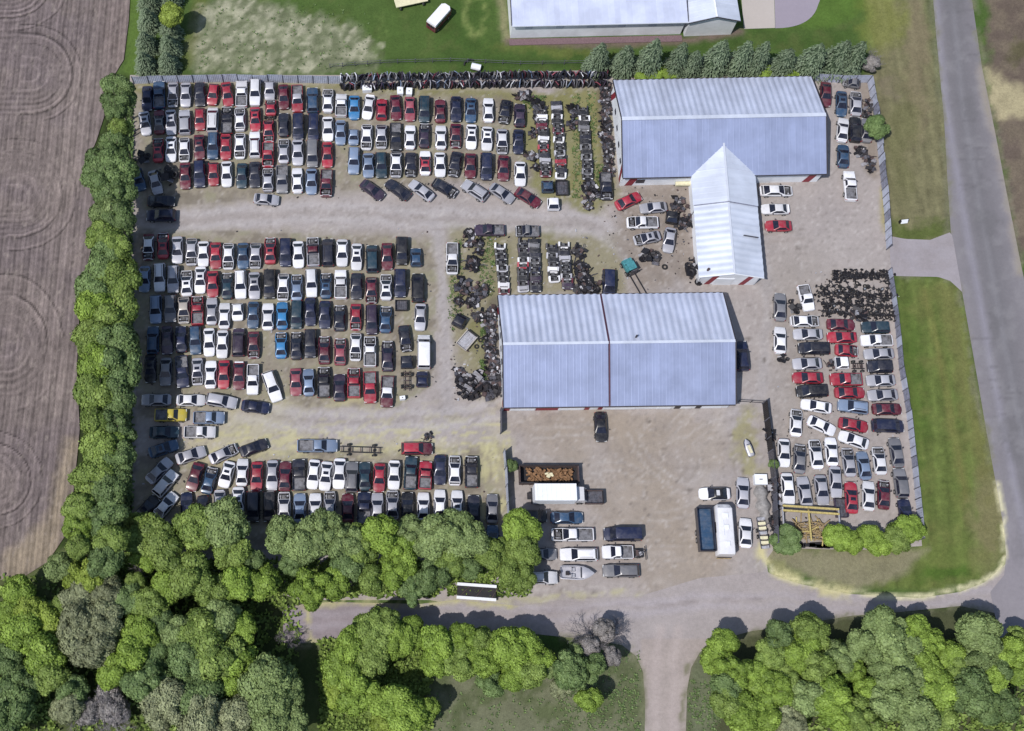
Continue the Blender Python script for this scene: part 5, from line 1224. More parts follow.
# ---------------------------------------------------------------- salvaged front clips in columns
def clip_meshes(v):
    r = random.Random(v); P_ = []
    m = MB()                                               # bumper
    for x0, x1, y0, y1 in ((-.9, -.6, .30, .52), (-.6, .6, .52, .52), (.6, .9, .52, .30)):
        m.poly([(x0, y0, .3), (x1, y1, .3), (x1, y1, .62), (x0, y0, .62)]); m.poly([(x0, y0, .62), (x1, y1, .62), (x1, y1 - .22, .66), (x0, y0 - .22, .66)])
    m.poly([(-.9, .3, .3), (-.9, .3, .62), (-.9, .08, .66), (-.9, .08, .3)])
    P_.append(('bumper', m.mesh('bumper', [PAINT['W']]), True))
    for s in (-1, 1):
        m = MB(); e = r.uniform(-.06, .06)
        m.poly([(s * .9, .28, .3), (s * .92, -.5, .4), (s * .90, -.5, .85 + e), (s * .88, .25, .66)]); m.poly([(s * .88, .25, .66), (s * .90, -.5, .85 + e), (s * .62, -.5, .88 + e), (s * .62, .3, .68)])
        P_.append(('fender', m.mesh('fender', [PAINT['W']]), True))
    m = MB(); m.box((0, .18, .58), (1.1, .1, .42), m=0); m.box((0, .22, .8), (1.2, .14, .06), m=1); m.box((r.uniform(-.2, .2), -.15, .5), (.5, .4, .35), m=1); m.box((0, -.1, .25), (1.5, .7, .25), m=0)
    P_.append(('radiator', m.mesh('radiator', [M_['dark_metal'], M_['engine']]), False))
    for s in (-1, 1):
        m = MB(); m.box((s * .66, .36, .60), (.34, .14, .12)); P_.append(('headlight', m.mesh('headlight', [M_['lamp']]), False))
    if v == 3: 
        m = MB(); m.poly([(-.6, .34, .70), (.6, .34, .70), (.62, -.42, .90), (-.62, -.42, .90)]); m.poly([(-.62, -.42, .88), (.62, -.42, .88), (.6, .34, .68), (-.6, .34, .68)]); P_.append(('hood', m.mesh('hood', [PAINT['W']]), True))
    return P_
CLIPS = [clip_meshes(v) for v in range(4)]
rr = random.Random(21)
def clip_column(vw, p0, p1, n, cols, where, gname):
    for i in range(n):
        f_ = (i + .5) / n; q = pt(vw, p0[0] + (p1[0] - p0[0]) * f_, p0[1] + (p1[1] - p0[1]) * f_, .5)
        c_ = cols[i % len(cols)]
        v = rr.randrange(4)
        nm = ORD[i] + ' from the top'
        t = empty('front_clip', (q.x + rr.uniform(-.12, .12), q.y, 0), R(rr.uniform(-5, 5)) + (math.pi), label=f'{CNAME[c_]} front end, {nm} in the {where}', cat='car front end', group=gname)
        t.scale = (1.0, 1, 1)
        for nm_, me, pt_ in CLIPS[v]:
            o = link(nm_, me, t)
            if pt_: o.material_slots[0].link = 'OBJECT'; o.material_slots[0].material = PAINT[c_]
clip_column('Q', (412, 190), (440, 545), 16, 'CKWKMCKWCRKCSKCM', 'column left of the weedy strip', 'front ends in the upper scrap columns')
clip_column('Q', (493, 165), (518, 555), 17, 'CSKWKCMCWKKSCRKCW', 'second column below the door racks', 'front ends in the upper scrap columns')
clip_column('Q', (628, 190), (655, 560), 15, 'CKWKGKCKGKGKCGK', 'column nearest the northern building', 'front ends in the upper scrap columns')
clip_column('I', (308, 275), (325, 535), 9, 'WKCKSKCWM', 'leftmost column above the long shop', 'front ends in the lower scrap columns')
clip_column('I', (425, 255), (425, 520), 11, 'CKUKWRKCKUS', 'second column above the long shop', 'front ends in the lower scrap columns')
clip_column('I', (480, 255), (490, 520), 11, 'KGKCGKNKUKC', 'third column above the long shop', 'front ends in the lower scrap columns')
clip_column('I', (570, 280), (585, 470), 8, 'CKSKCWKW', 'fourth column above the long shop', 'front ends in the lower scrap columns')
clip_column('I', (628, 272), (655, 505), 10, 'WKCSKCKSMU', 'fifth column above the long shop', 'front ends in the lower scrap columns')
# ---------------------------------------------------------------- door racks along the north side
pts = [g(341, 83, 0), g(470, 81, 0), g(606, 80, 0)]
def door_mesh(v):
    m = MB(); r = random.Random(v + 90); h = 1.0; l = 1.15
    m.v = [(-l / 2, 0, 0), (l / 2, 0, 0), (l / 2, 0, .62), (l / 2 - .15, -.02, .66), (l / 2 - .35, -.05, h), (-l / 2 + .1, -.05, h), (-l / 2, -.02, .64)]
    m.v += [(x, y + .11, z) for x, y, z in m.v]
    m.f = [tuple(range(7))[::-1], tuple(range(7, 14))] + [(i, (i + 1) % 7, 7 + (i + 1) % 7, 7 + i) for i in range(7)]; m.m = [0, 1] + [0] * 7
    m.poly([(l / 2 - .22, -.03, .68), (l / 2 - .38, -.065, h - .06), (-l / 2 + .15, -.065, h - .06), (-l / 2 + .06, -.03, .68)][::-1], 2)
    return m.mesh('car_door', [PAINT['W'], M_['dark_metal'], M_['glass']])
DOORS = [door_mesh(v) for v in range(3)]
dcols = 'CSGGKCUGMCCGNSGCUWUSLGP'
for ri, (off, zz, nm) in enumerate(((.15, 1.15, 'upper'), (-1.05, .3, 'lower'))):
    rk = empty('door_rack', pts[0] + Vector((0, off, 0)), 0, label=f'long pipe rack of salvaged car doors, {nm} of two below the north lawn', cat='rack')
    tot = 0
    for i in range(2):
        a0, b0 = pts[i] - pts[0], pts[i + 1] - pts[0]
        for z, yo in ((zz + 1.02, 0), (zz - .05, .25), (zz - .05, -.25)): m = MB(); m.tube([a0 + Vector((0, yo, z)), b0 + Vector((0, yo, z))], .05, 5); part(m, 'rail', M_['dark_metal'], rk)
        n = 11
        for k in range(n + (i == 1)): 
            q = a0.lerp(b0, k / n); m = MB(); m.tube([(q.x, q.y, 0), (q.x, q.y, zz + 1.25)], .06, 5); part(m, 'post', M_['dark_metal'], rk)
    nd = 112
    for k in range(nd):
        f_ = (k + .5) / nd * 2; i = min(1, int(f_)); q = pts[i].lerp(pts[i + 1], f_ - i) + Vector((0, off, 0))
        c_ = rr.choice(dcols)
        side = ['left third', 'middle third', 'right third'][min(2, k * 3 // nd)]
        t = tag(link('car_door', DOORS[rr.randrange(3)], None, (q.x, q.y, zz - .02), (R(rr.uniform(-12, 12)), R(rr.uniform(-20, 30)), R(90 + rr.uniform(-58, 58))), (1.1, 1.3, 1.15)), f'{CNAME[c_]} salvaged car door standing in the {side} of the {nm} door rack', 'car door', f'salvaged doors in the {side} of the {nm} door rack')
        t.material_slots[0].link = 'OBJECT'; t.material_slots[0].material = PAINT[c_]
# ---------------------------------------------------------------- axle and tyre field
AX_M = []
mk('engine_black', (.022, .02, .024), .6, .2, amp=.6, sc=5)
m = MB(); m.tube([(-.72, 0, .2), (.72, 0, .2)], .06, 6); AX_M.append(('tube', m.mesh('tube', [M_['dark_metal']]), (0, 0, 0)))
m = MB(); m.tube([(0, -.18, .2), (0, .2, .2)], .17, 8); m.tube([(0, .2, .2), (0, .5, .2)], .05, 5); AX_M.append(('differential', m.mesh('differential', [M_['engine_black']]), (0, 0, 0)))
m = MB(); m.tube([(-.07, 0, 0), (.07, 0, 0)], .2, 10); dr = m.mesh('brake_drum', [M_['dark_metal']])
AX_M += [('brake_drum', dr, (-.72, 0, .2)), ('brake_drum', dr, (.72, 0, .2))]
def axle(q, a, lab, gr, z=0):
    t = empty('car_axle', (q.x, q.y, z), a, label=lab, cat='axle', group=gr); t.scale = (1.1, 1.25, 1.15)
    for nm, me, lc in AX_M: link(nm, me, t, lc)
def field_pt(u, v): # survey polygon corners of the scrap field
    a, b = pt('K', 385 + 90 * (v < .2), 15), pt('K', 765, 15); c_, d_ = pt('K', 410, 225), pt('K', 785, 250)
    return a.lerp(b, u).lerp(c_.lerp(d_, u), v)
rows = [(.05, 30, 0), (.12, 18, 0), (.34, 11, .1), (.50, 24, 0), (.58, 10, 0), (.76, 26, 0), (.95, 26, 0)]
for ri, (v, n, o) in enumerate(rows):
    for k in range(n):
        u = (k + .5) / n + rr.uniform(-.02, .02)
        if ri == 2 and rr.random() < .25: continue
        axle(field_pt(u, v + rr.uniform(-.022, .022)), rr.uniform(-.5, .5) + (1.57 if rr.random() < .55 else 0), f'greasy black axle, {ORD[k]} from the left in the {ORD[ri]} row of the axle field', f'axles in row {ri + 1} of the axle field', rr.choice((0, 0, .25)))
for k in range(34):
    q = field_pt(rr.uniform(.02, .98), rr.uniform(.12, .98)); q.z = rr.choice((0, 0, .3, .45))
    tag(link('car_tyre', TY, None, tuple(q), (rr.uniform(-.3, .3), rr.uniform(-.3, .3), 0)), 'worn black tyre lying among the axles', 'tyre', 'tyres among the axles')
for k in range(12):
    q = field_pt(rr.uniform(.05, .98), rr.uniform(.35, .98)); q.z = .25
    o = tag(link('wheel_rim', wheel_mesh(.28, .2), None, tuple(q), (0, 1.57, rr.uniform(0, 3))), 'pale wheel rim lying flat among the axles', 'wheel', 'wheel rims among the axles')
# ---------------------------------------------------------------- scrap lumps: engines, panels, pipes
def scrap_mesh(seed, n=12, spread=1.0, h=.5, dark=.58):
    r = random.Random(seed); m = MB()
    for k in range(n):
        x, y = r.gauss(0, .4) * spread, r.gauss(0, .4) * spread; z = r.uniform(.1, h)
        mi = 0 if r.random() < dark else r.choice((1, 1, 2, 3))
        ty = r.random()
        if ty < .45: m.box((x, y, z), (r.uniform(.2, .7), r.uniform(.15, .5), r.uniform(.1, .4)), r.uniform(0, 3), mi, r.uniform(-.4, .4), r.uniform(-.4, .4))
        elif ty < .75: m.box((x, y, z + .1), (r.uniform(.5, 1.0), r.uniform(.35, .8), .05), r.uniform(0, 3), mi, r.uniform(-.6, .6), r.uniform(-.6, .6))
        elif ty < .9: a = r.uniform(0, 3); m.tube([(x - math.cos(a) * .6, y - math.sin(a) * .6, z), (x, y, z + .15), (x + math.cos(a) * .6, y + math.sin(a) * .5, z * .6)], .05, 5, mi)
        else: m.torus((x, y, z), .24, .1, 10, 5, 0)
    return m.mesh('scrap_pile', [M_['dark_metal'], M_['scrap_grey'], M_['scrap_light'], M_['rust']])
SCR = [scrap_mesh(s, 26 + s * 2) for s in range(6)] + [scrap_mesh(40 + s, 14, 1, .9, .9) for s in range(2)]
def scrap(q, lab, gr=None, sc=1.0, v=None):
    v = rr.randrange(6) if v is None else v
    tag(link('scrap_pile', SCR[v], None, (q.x, q.y, 0), (0, 0, rr.uniform(0, 6)), (sc, sc, sc)), lab, 'scrap pile', gr)
for k in range(26):
    f_ = k / 25; scrap(g(604 + 5 * f_ + rr.uniform(-2.5, 2), 86 + f_ * 84, 0), f'tangle of dark scrap, {ORD[k]} lump from the top against the northern building west wall', 'scrap strip beside the northern building', rr.uniform(.7, 1.1))
for k in range(22):
    f_ = k / 21; scrap(g(490 + 4 * f_ + rr.uniform(-3, 2), 312 + f_ * 72, 0), f'tangle of dark scrap, {ORD[k]} lump from the top against the long shop west wall', 'scrap strip beside the long shop', rr.uniform(.7, 1.1))
for x, y, sc, lab in ((165, 390, 1.5, 'engine parts heap in the weeds, upper of three'), (122, 512, 1.5, 'engine parts heap in the weeds, lower left'), (210, 512, 1.4, 'engine parts heap in the weeds, lower right'),
                      (100, 575, .9, 'small parts heap below the engine heaps'), (160, 580, 1.2, 'rusty parts heap among bright weeds above the charcoal cab'), (205, 272, .8, 'small black part heap below the plum pickup'),
                      (203, 320, .9, 'black transmission heap in the middle of the weeds'), (145, 230, 1.1, 'black engine hoist heap right of the white pickup'), (150, 275, .9, 'grey parts heap just below the black hoist heap'),
                      (190, 650, 1.2, 'pale parts heap in the weeds beside the charcoal cab'), (240, 650, 1.0, 'pale parts heap touching the red-edged shop corner'),
                      (700, 320, 1.3, 'bent metal heap at the top right of the scrap columns'), (725, 400, 1.3, 'red and dark parts heap right of the scrap columns'), (730, 460, 1.6, 'dark parts heap beside the navy minivan'), (770, 500, 1.7, 'black coiled parts heap between columns and navy minivan'), (700, 510, 1.2, 'mixed parts heap behind the shop roof edge')):
    scrap(pt('I', x, y), lab, None, sc)
for x, y, sc, lab in ((735, 375, 1.5, 'round-topped grey scrap heap at the lane bend'), (800, 365, 1.7, 'large dark scrap heap left of the long shop'), (755, 420, 1.4, 'pale crushed parts heap at the lane bend'), (885, 430, 1.1, 'dark machine heap by the shop corner'), (830, 410, 1.4, 'brown rusty heap left of the long shop'), (550, 655 / 1.0, .5, '')):
    if lab: scrap(pt('F', x, y), lab, None, sc)
scrap(pt('F', 715, 315), 'small black ladder-like scrap at the lane bend', None, .9)
for x, y, sc, lab in ((405, 245, 1.4, 'grey engine heap against the annex wall, topmost'), (425, 325, 1.4, 'white and dark panel heap against the annex wall'), (450, 300, 1.0, 'red-flecked heap touching the annex wall'), (235, 500, 1.5, 'black and white crumpled heap on the bare yard'), (272, 495, 1.2, 'dark engine hoist heap beside the crumpled one'),
                      (470, 588, 1.9, 'big black scrap mound at the lower left annex corner'), (495, 530, 1.0, 'pale parts heap against the lower annex wall')):
    scrap(pt('J', x, y), lab, None, sc, 6 if 'black' in lab else None)
for x, y, sc, lab in ((395, 195, 1.3, 'pale bent panels heap at the head of the left clip column'), (395, 240, 1.1, 'red-dark parts heap left of the clip column'), (375, 335, .9, 'small black heap in the weeds left of the clips'), (365, 450, 1.2, 'dark parts heap low in the weeds left of the clips'), (390, 505, .8, 'pale round heap beside the lower clips'),
                      (320, 140, 1.2, 'dark engine heap behind the plum sedan'), (350, 145, .9, 'pale pipe heap behind the plum sedan'), (580, 215, 1.2, 'rusty parts heap at the head of the right clip column'), (575, 290, 1.1, 'pale drum heap beside the right clip column'),
                      (655, 610, 1.4, 'yellowed parts heap below the right clip column'), (650, 650, 1.1, 'white drums heap below the right clip column'), (700, 640, 1.0, 'dark hoses heap left of the charcoal wreck'), (652, 708, .7, 'white lump on the gravel at the heap end'), (762, 515, .9, 'white machine heap at the shop corner weeds')):
    scrap(pt('Q', x, y), lab, None, sc)
put_vehicle('r', 'C', pt('Q', 745, 597, .5), 180, .88, None, 'charcoal stripped pickup beside the lower left corner of the northern building')
for x, y, sc, lab in ((885, 315, 1.2, 'grey engine heap leaning on the right fence'), (905, 260, 1.0, 'dark heap under the leaning fence tree'), (910, 150, 1.0, 'pale heap in the right fence corner'), (915, 345, 1.1, 'mixed heap low on the right fence strip'), (925, 375, .7, 'white crate heap on the right fence strip'), (905, 190, .9, 'small dark heap by the right fence')):
    q = g(600 + x / 3.413, 60 + y / 3.413, 0); scrap(q, lab, None, sc)
for x, y, sc, lab in ((475, 430, 1.3, 'pale parts heap leaning on the dark fence'), (455, 190, 1.1, 'blue-grey junk heap hanging on the dark fence'), (490, 500, 1.3, 'dark junk heap inside the dark fence'), (485, 640, 1.2, 'dark junk heap left of the timber rack')):
    scrap(pt('M', x, y), lab, None, sc)
for x, y, sc, lab in ((270, 195, 1.3, 'black crumpled heap right of the grey sedan nose'), (215, 460, 1.0, 'black bumper heap below the white sedan'), (610, 240, 1.5, 'bronze coil heap above the dark green wagon'), (460, 490, .9, 'small dark heap left of the white cab')):
    scrap(pt('K', x, y), lab, None, sc, 6 if 'black' in lab else None)
for x, y, sc, lab in ((60, 462, 1.6, 'shadowed wreck heap under the left hedge edge'), (190, 545, 1.9, 'charred frame heap at the left end of the fourth row')): scrap(pt('A', x, y), lab, None, sc, 6)
scrap(pt('H', 550, 195), 'thin dark scrap pieces above the red pickup'.replace('pickup', 'sideways car'), None, .7)
scrap(pt('H', 1000, 590), 'dark scrap heap at the fence foot beside the trees', None, 1.0, 6)
put_vehicle('w', 'M', [*pt('H', 495, 250, .6)], 90, .98, 'R', 'red and maroon wagon parked sideways above the lower-left rows')
put_vehicle('p', 'L', [*g(317.5, 446, .6)], 90, 1.12, None, 'pale blue pickup truck with grey bed on the straw-strewn lane')
put_vehicle('c', 'K', [*g(600.5, 427, .6)], 180, .99, None, 'black sedan parked at the front wall of the long shop')
put_vehicle('w', 'N', [*g(741.5, 356, .6)], 0, 1.0, None, 'navy blue wagon tucked against the right wall of the long shop')
# loose small litter of metal between cars: uncountable
m = MB(); r9 = random.Random(77)
for k in range(900):
    a_, b_ = r9.choice((((132, 84), (612, 200)), ((136, 228), (440, 400)), ((140, 440), (505, 520)), ((450, 230), (620, 292)), ((450, 300), (495, 400)), ((770, 290), (900, 520)), ((590, 180), (692, 290)), ((800, 272), (890, 322))))
    q = g(r9.uniform(a_[0], b_[0]), r9.uniform(a_[1], b_[1]), .03); s_ = r9.uniform(.05, .22)
    m.box((q.x, q.y, s_ * .3 + .02), (s_ * r9.uniform(.6, 2.2), s_, s_ * .5), r9.uniform(0, 3), r9.choice((0, 0, 1, 2, 3)), r9.uniform(-.3, .3))
tag(m.obj('scrap_litter', [M_['dark_metal'], M_['scrap_grey'], M_['scrap_light'], M_['rust']]), 'small bits of metal litter scattered over the yard', 'litter', kind='stuff')
# ---------------------------------------------------------------- trees
def leaf_mat(name, c, c2, rough=.6):
    t = NT(name); at = t.n('ShaderNodeAttribute', attribute_name='tint').outputs['Fac']
    oi = t.n('ShaderNodeObjectInfo').outputs['Random']
    col = t.mix(at, c, c2); n = t.noise(.9, 3, .6, t.pos())
    col = t.mix(1.0, col, t.gray(t.math('MULTIPLY', t.ramp(n, .3, .7, .8, 1.2), t.ramp(oi, 0, 1, .88, 1.12))), 'MULTIPLY')
    t.set(t.b.inputs['Subsurface Weight'], 0.0)
    return t.fin(col, rough, spec=.25)
LEAF = dict(b=leaf_mat('bright leaves', (.09, .145, .022), (.235, .34, .06)), g=leaf_mat('green leaves', (.075, .12, .025), (.21, .285, .07)),
            d=leaf_mat('dark green leaves', (.06, .10, .035), (.155, .22, .08)), p=leaf_mat('pale green leaves', (.09, .13, .045), (.22, .29, .11)),
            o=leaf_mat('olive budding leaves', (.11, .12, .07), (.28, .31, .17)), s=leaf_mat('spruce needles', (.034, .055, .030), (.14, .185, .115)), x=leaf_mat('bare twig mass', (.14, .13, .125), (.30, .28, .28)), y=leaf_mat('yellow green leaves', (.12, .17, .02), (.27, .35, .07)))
def sph(n, r):
    z = r.uniform(-1, 1, n); t = r.uniform(0, 2 * np.pi, n); s = np.sqrt(1 - z * z); return np.stack([s * np.cos(t), s * np.sin(t), z], 1)
def crown_mesh(name, seed, nl=30, per=620, flat=.72, leaf=.046, gap=.0):
    """unit crown: radius 1, centre at 0,0,0; lobes carrying leaf faces over inner leafy cores"""
    r = np.random.RandomState(seed); d = sph(nl * 3, r); d = d[d[:, 2] > -.45][:nl]
    rad = r.uniform(.42, .78, len(d)); C = d * rad[:, None]; C[:, 2] *= flat; S = r.uniform(.20, .48, len(d)) * (1.15 - .4 * rad)
    C = np.concatenate([C, [[0, 0, 0]]]); S = np.append(S, .5)
    co = []; fc = []; ti = []; n0 = 0
    for i in range(len(C)):
        k = int(per * (S[i] / .3) ** 2) if i < len(C) - 1 else 60
        q = sph(k, r); q = q[q[:, 2] > -.55]; k = len(q)
        rr_ = S[i] * (1 + r.normal(0, .08, k)); P_ = C[i] + q * rr_[:, None] * [1, 1, .9]
        keep = np.ones(k, bool)
        for j in range(len(C)):
            if j != i: keep &= (np.linalg.norm((P_ - C[j]) / [1, 1, .9], axis=1) > S[j] * .80)
        q = q[keep]; P_ = P_[keep]; k = len(P_)
        nrm = q + r.normal(0, .36, (k, 3)); nrm /= np.linalg.norm(nrm, axis=1)[:, None]
        a = np.cross(nrm, r.normal(0, 1, (k, 3))); a /= np.linalg.norm(a, axis=1)[:, None] + 1e-9; b = np.cross(nrm, a)
        s = (leaf * r.uniform(.6, 1.35, k))[:, None]; e = (r.uniform(.6, 1.0, k))[:, None]
        co.append(np.stack([P_ - a * s - b * s * e * .6, P_ + a * s * .7 - b * s * e, P_ + a * s + b * s * e * .7, P_ - a * s * .6 + b * s * e], 1).reshape(-1, 3))
        fc.append(np.arange(k * 4).reshape(k, 4) + n0); n0 += k * 4
        base = r.uniform(.25, .8); ti.append(np.clip(base + r.normal(0, .14, k), 0, 1))
    # leafy inner cores
    U, V_ = 10, 6
    for i in range(len(C)):
        g0 = n0; s = S[i] * (.90 if i < len(C) - 1 else 1)
        pts_ = []
        for v in range(V_ + 1):
            for u in range(U):
                th = math.pi * v / V_; ph = 2 * math.pi * u / U
                w = s * (1 + r.uniform(-.13, .13)); pts_.append(C[i] + np.array([math.sin(th) * math.cos(ph), math.sin(th) * math.sin(ph), math.cos(th) * .9]) * w)
        co.append(np.array(pts_)); n0 += len(pts_)
        f_ = [(g0 + v * U + u, g0 + (v + 1) * U + u, g0 + (v + 1) * U + (u + 1) % U, g0 + v * U + (u + 1) % U) for v in range(V_) for u in range(U)]
        fc.append(np.array(f_)); ti.append(np.clip(r.uniform(.25, .5) + r.uniform(0, .1, len(f_)), 0, 1))
    return npmesh(name, np.concatenate(co), np.concatenate(fc), [LEAF['g']], tint=np.concatenate(ti))
CROWN = [crown_mesh('crown', s) for s in range(6)]
CROWN_T = [crown_mesh('crown', 40 + s, 38, 600, .85, .038) for s in range(2)]
def trunk_mesh(seed):
    r = random.Random(seed); m = MB(); m.tube([(0, 0, 0), (.05, .03, .35), (r.uniform(-.06, .06), 0, .7)], [.05, .038, .028], 7)
    for k in range(6):
        a = k * 1.05 + r.uniform(-.3, .3); z = r.uniform(.3, .6); m.tube([(0, 0, z), (math.cos(a) * .16, math.sin(a) * .16, z + .12), (math.cos(a) * .32, math.sin(a) * .32, z + .27)], [.02, .014, .006], 5)
    return m.mesh('trunk', [M_['bark']])
TRUNK = [trunk_mesh(s) for s in range(3)]
def tree(px, py, rpx, tone, label, gr, h=None, name='broadleaf_tree', cat='tree', seed=0):
    r = random.Random(int(px * 31 + py * 17))
    Rm = rpx * mpp(px, py, 5)
    H = h or min(12.5, 3.2 + Rm * 1.9) ; ch = min(H * .42, Rm * 1.05)
    zc = H - ch * .85
    q = g(px, py, zc)
    t = empty(name, (q.x, q.y, 0), 0, label=label, cat=cat, group=gr)
    link('trunk', TRUNK[r.randrange(3)], t, (0, 0, 0), (0, 0, r.uniform(0, 6)), (Rm * 1.5, Rm * 1.5, zc / .62))
    me = CROWN[r.randrange(6)] if tone not in 'ox' else CROWN_T[r.randrange(2)]
    link('crown', me, t, (0, 0, zc), (r.uniform(-.25, .25), r.uniform(-.25, .25), r.uniform(0, 6.28)), (Rm * r.uniform(1.02, 1.45), Rm * r.uniform(1.02, 1.45), ch * 1.15), mats=[LEAF[tone]])
    return t
TN = dict(x='grey leafless', b='bright green', g='green', d='dark green', p='pale green', o='olive budding', y='yellow-green')
GROVES = [
 ('hedge of trees between the ploughed field and the yard', 'v', [(122, 88, 13, 'd'), (121, 102, 12, 'd'), (118, 108, 10, 'd'), (121, 131, 12, 'b'), (116, 148, 13, 'd'), (106, 160, 15, 'd'), (120, 172, 18, 'd'), (104, 178, 14, 'd'), (118, 195, 16, 'd'), (109, 212, 16, 'p'), (120, 218, 13, 'd'), (104, 236, 14, 'b'), (121, 246, 12, 'g'), (112, 258, 18, 'g'), (98, 285, 18, 'g'), (118, 283, 19, 'g'), (94, 308, 16, 'b'), (113, 313, 20, 'b'), (94, 337, 17, 'b'), (118, 342, 20, 'g'), (98, 362, 17, 'b'), (118, 368, 19, 'd'), (101, 392, 18, 'g'), (119, 398, 17, 'd'), (99, 420, 15, 'g'), (115, 428, 18, 'd'), (103, 450, 18, 'b'), (120, 458, 14, 'g'), (99, 478, 18, 'g'), (113, 488, 17, 'd'), (82, 507, 12, 'b'), (103, 515, 18, 'd'), (79, 530, 11, 'b'), (79, 548, 11, 'b'), (113, 541, 13, 'b'), (107, 558, 15, 'd')]),
 ('tree belt along the lower edge of the yard', 'h', [(139, 532, 16, 'g'), (158, 540, 18, 'g'), (170, 556, 18, 'g'), (145, 555, 13, 'b'), (200, 530, 20, 'g'), (228, 525, 23, 'p'), (232, 548, 17, 'g'), (188, 576, 20, 'g'), (166, 584, 14, 'b'), (214, 590, 18, 'g'), (236, 584, 17, 'b'), (252, 558, 12, 'd'), (262, 582, 14, 'b'), (285, 535, 17, 'p'), (305, 545, 18, 'p'), (322, 530, 20, 'p'), (345, 540, 19, 'p'), (291, 565, 11, 'd'), (309, 588, 18, 'b'), (328, 584, 15, 'b'), (350, 565, 14, 'd'), (362, 546, 17, 'g'), (379, 533, 19, 'b'), (398, 548, 17, 'b'), (372, 580, 15, 'g'), (393, 570, 16, 'b'), (412, 535, 18, 'p'), (434, 538, 20, 'p'), (455, 535, 19, 'p'), (470, 540, 18, 'p'), (413, 588, 13, 'd'), (433, 575, 15, 'd'), (450, 563, 15, 'g'), (487, 553, 14, 'g'), (470, 568, 12, 'd'), (500, 552, 11, 'g'), (519, 530, 15, 'b'), (524, 550, 16, 'g'), (510, 570, 14, 'g'), (523, 575, 13, 'g')]),
 ('lower-left wood', 'h', [(17, 592, 14, 'b'), (58, 568, 14, 'p'), (74, 574, 13, 'y'), (8, 612, 12, 'b'), (30, 612, 14, 'y'), (48, 622, 14, 'y'), (22, 632, 17, 'b'), (42, 652, 19, 'b'), (50, 678, 16, 'g'), (92, 580, 15, 'y'), (107, 592, 16, 'o'), (82, 600, 15, 'o'), (78, 622, 20, 'o'), (104, 620, 19, 'o'), (92, 645, 21, 'o'), (62, 605, 11, 'g'), (135, 583, 10, 'g'), (128, 600, 13, 'd'), (151, 605, 15, 'g'), (142, 630, 15, 'b'), (134, 655, 17, 'b'), (112, 672, 16, 'b'), (160, 620, 12, 'd'), (176, 632, 15, 'p'), (200, 628, 20, 'g'), (219, 620, 18, 'p'), (241, 628, 13, 'b'), (190, 660, 20, 'd'), (215, 655, 22, 'g'), (234, 662, 18, 'b'), (228, 682, 15, 'b'), (266, 680, 22, 'p'), (284, 690, 17, 'p'), (272, 708, 21, 'p'), (288, 722, 15, 'p'), (150, 683, 19, 'd'), (170, 705, 22, 'o'), (200, 700, 20, 'd'), (205, 722, 24, 'o'), (232, 718, 20, 'o'), (20, 682, 17, 'd'), (6, 660, 14, 'd'), (12, 712, 20, 'd'), (68, 708, 14, 'o'), (10, 640, 10, 'b'), (72, 690, 14, 'd'), (158, 655, 12, 'd')]),
 ('clump beside the track', 'h', [(386, 622, 13, 'g'), (373, 634, 16, 'g'), (398, 638, 16, 'b'), (413, 633, 12, 'b'), (350, 648, 16, 'b'), (372, 655, 16, 'g'), (345, 670, 16, 'b'), (356, 690, 17, 'b'), (340, 688, 14, 'y'), (370, 702, 12, 'g'), (394, 700, 17, 'b'), (408, 716, 18, 'b'), (388, 722, 16, 'y'), (427, 708, 10, 'b'), (440, 645, 16, 'b'), (462, 638, 17, 'b'), (480, 642, 14, 'g'), (436, 663, 13, 'b'), (460, 662, 15, 'g'), (485, 662, 15, 'b'), (505, 650, 17, 'b'), (523, 643, 15, 'b'), (536, 655, 14, 'b'), (532, 672, 14, 'g'), (512, 674, 14, 'b'), (490, 682, 11, 'd'), (571, 672, 16, 'd'), (590, 668, 13, 'd'), (562, 688, 10, 'o'), (588, 699, 12, 'b')]),
 ('lower-right wood', 'h', [(722, 645, 14, 'b'), (718, 662, 15, 'b'), (733, 672, 17, 'b'), (752, 672, 12, 'b'), (724, 686, 14, 'd'), (728, 705, 15, 'g'), (745, 716, 17, 'b'), (765, 718, 15, 'b'), (780, 640, 15, 'd'), (772, 655, 14, 'g'), (792, 655, 14, 'b'), (808, 632, 15, 'g'), (806, 650, 14, 'b'), (770, 690, 17, 'b'), (785, 678, 13, 'g'), (815, 670, 15, 'g'), (805, 700, 16, 'p'), (828, 695, 19, 'b'), (840, 715, 18, 'b'), (840, 655, 14, 'p'), (853, 668, 12, 'b'), (866, 645, 16, 'p'), (885, 632, 19, 'p'), (898, 650, 18, 'p'), (915, 636, 15, 'b'), (932, 645, 15, 'b'), (950, 655, 13, 'b'), (882, 665, 14, 'p'), (900, 682, 20, 'p'), (885, 705, 17, 'p'), (925, 668, 16, 'b'), (935, 690, 18, 'b'), (915, 715, 20, 'p'), (940, 716, 14, 'g'), (976, 632, 19, 'p'), (982, 652, 17, 'p'), (960, 672, 14, 'g'), (990, 678, 14, 'b'), (970, 695, 20, 'd'), (995, 705, 15, 'd'), (1000, 668, 13, 'd'), (1010, 650, 14, 'b'), (1020, 668, 15, 'b'), (1018, 638, 10, 'g'), (866, 690, 12, 'b'), (862, 718, 18, 'g'), (790, 722, 14, 'o')]),
]
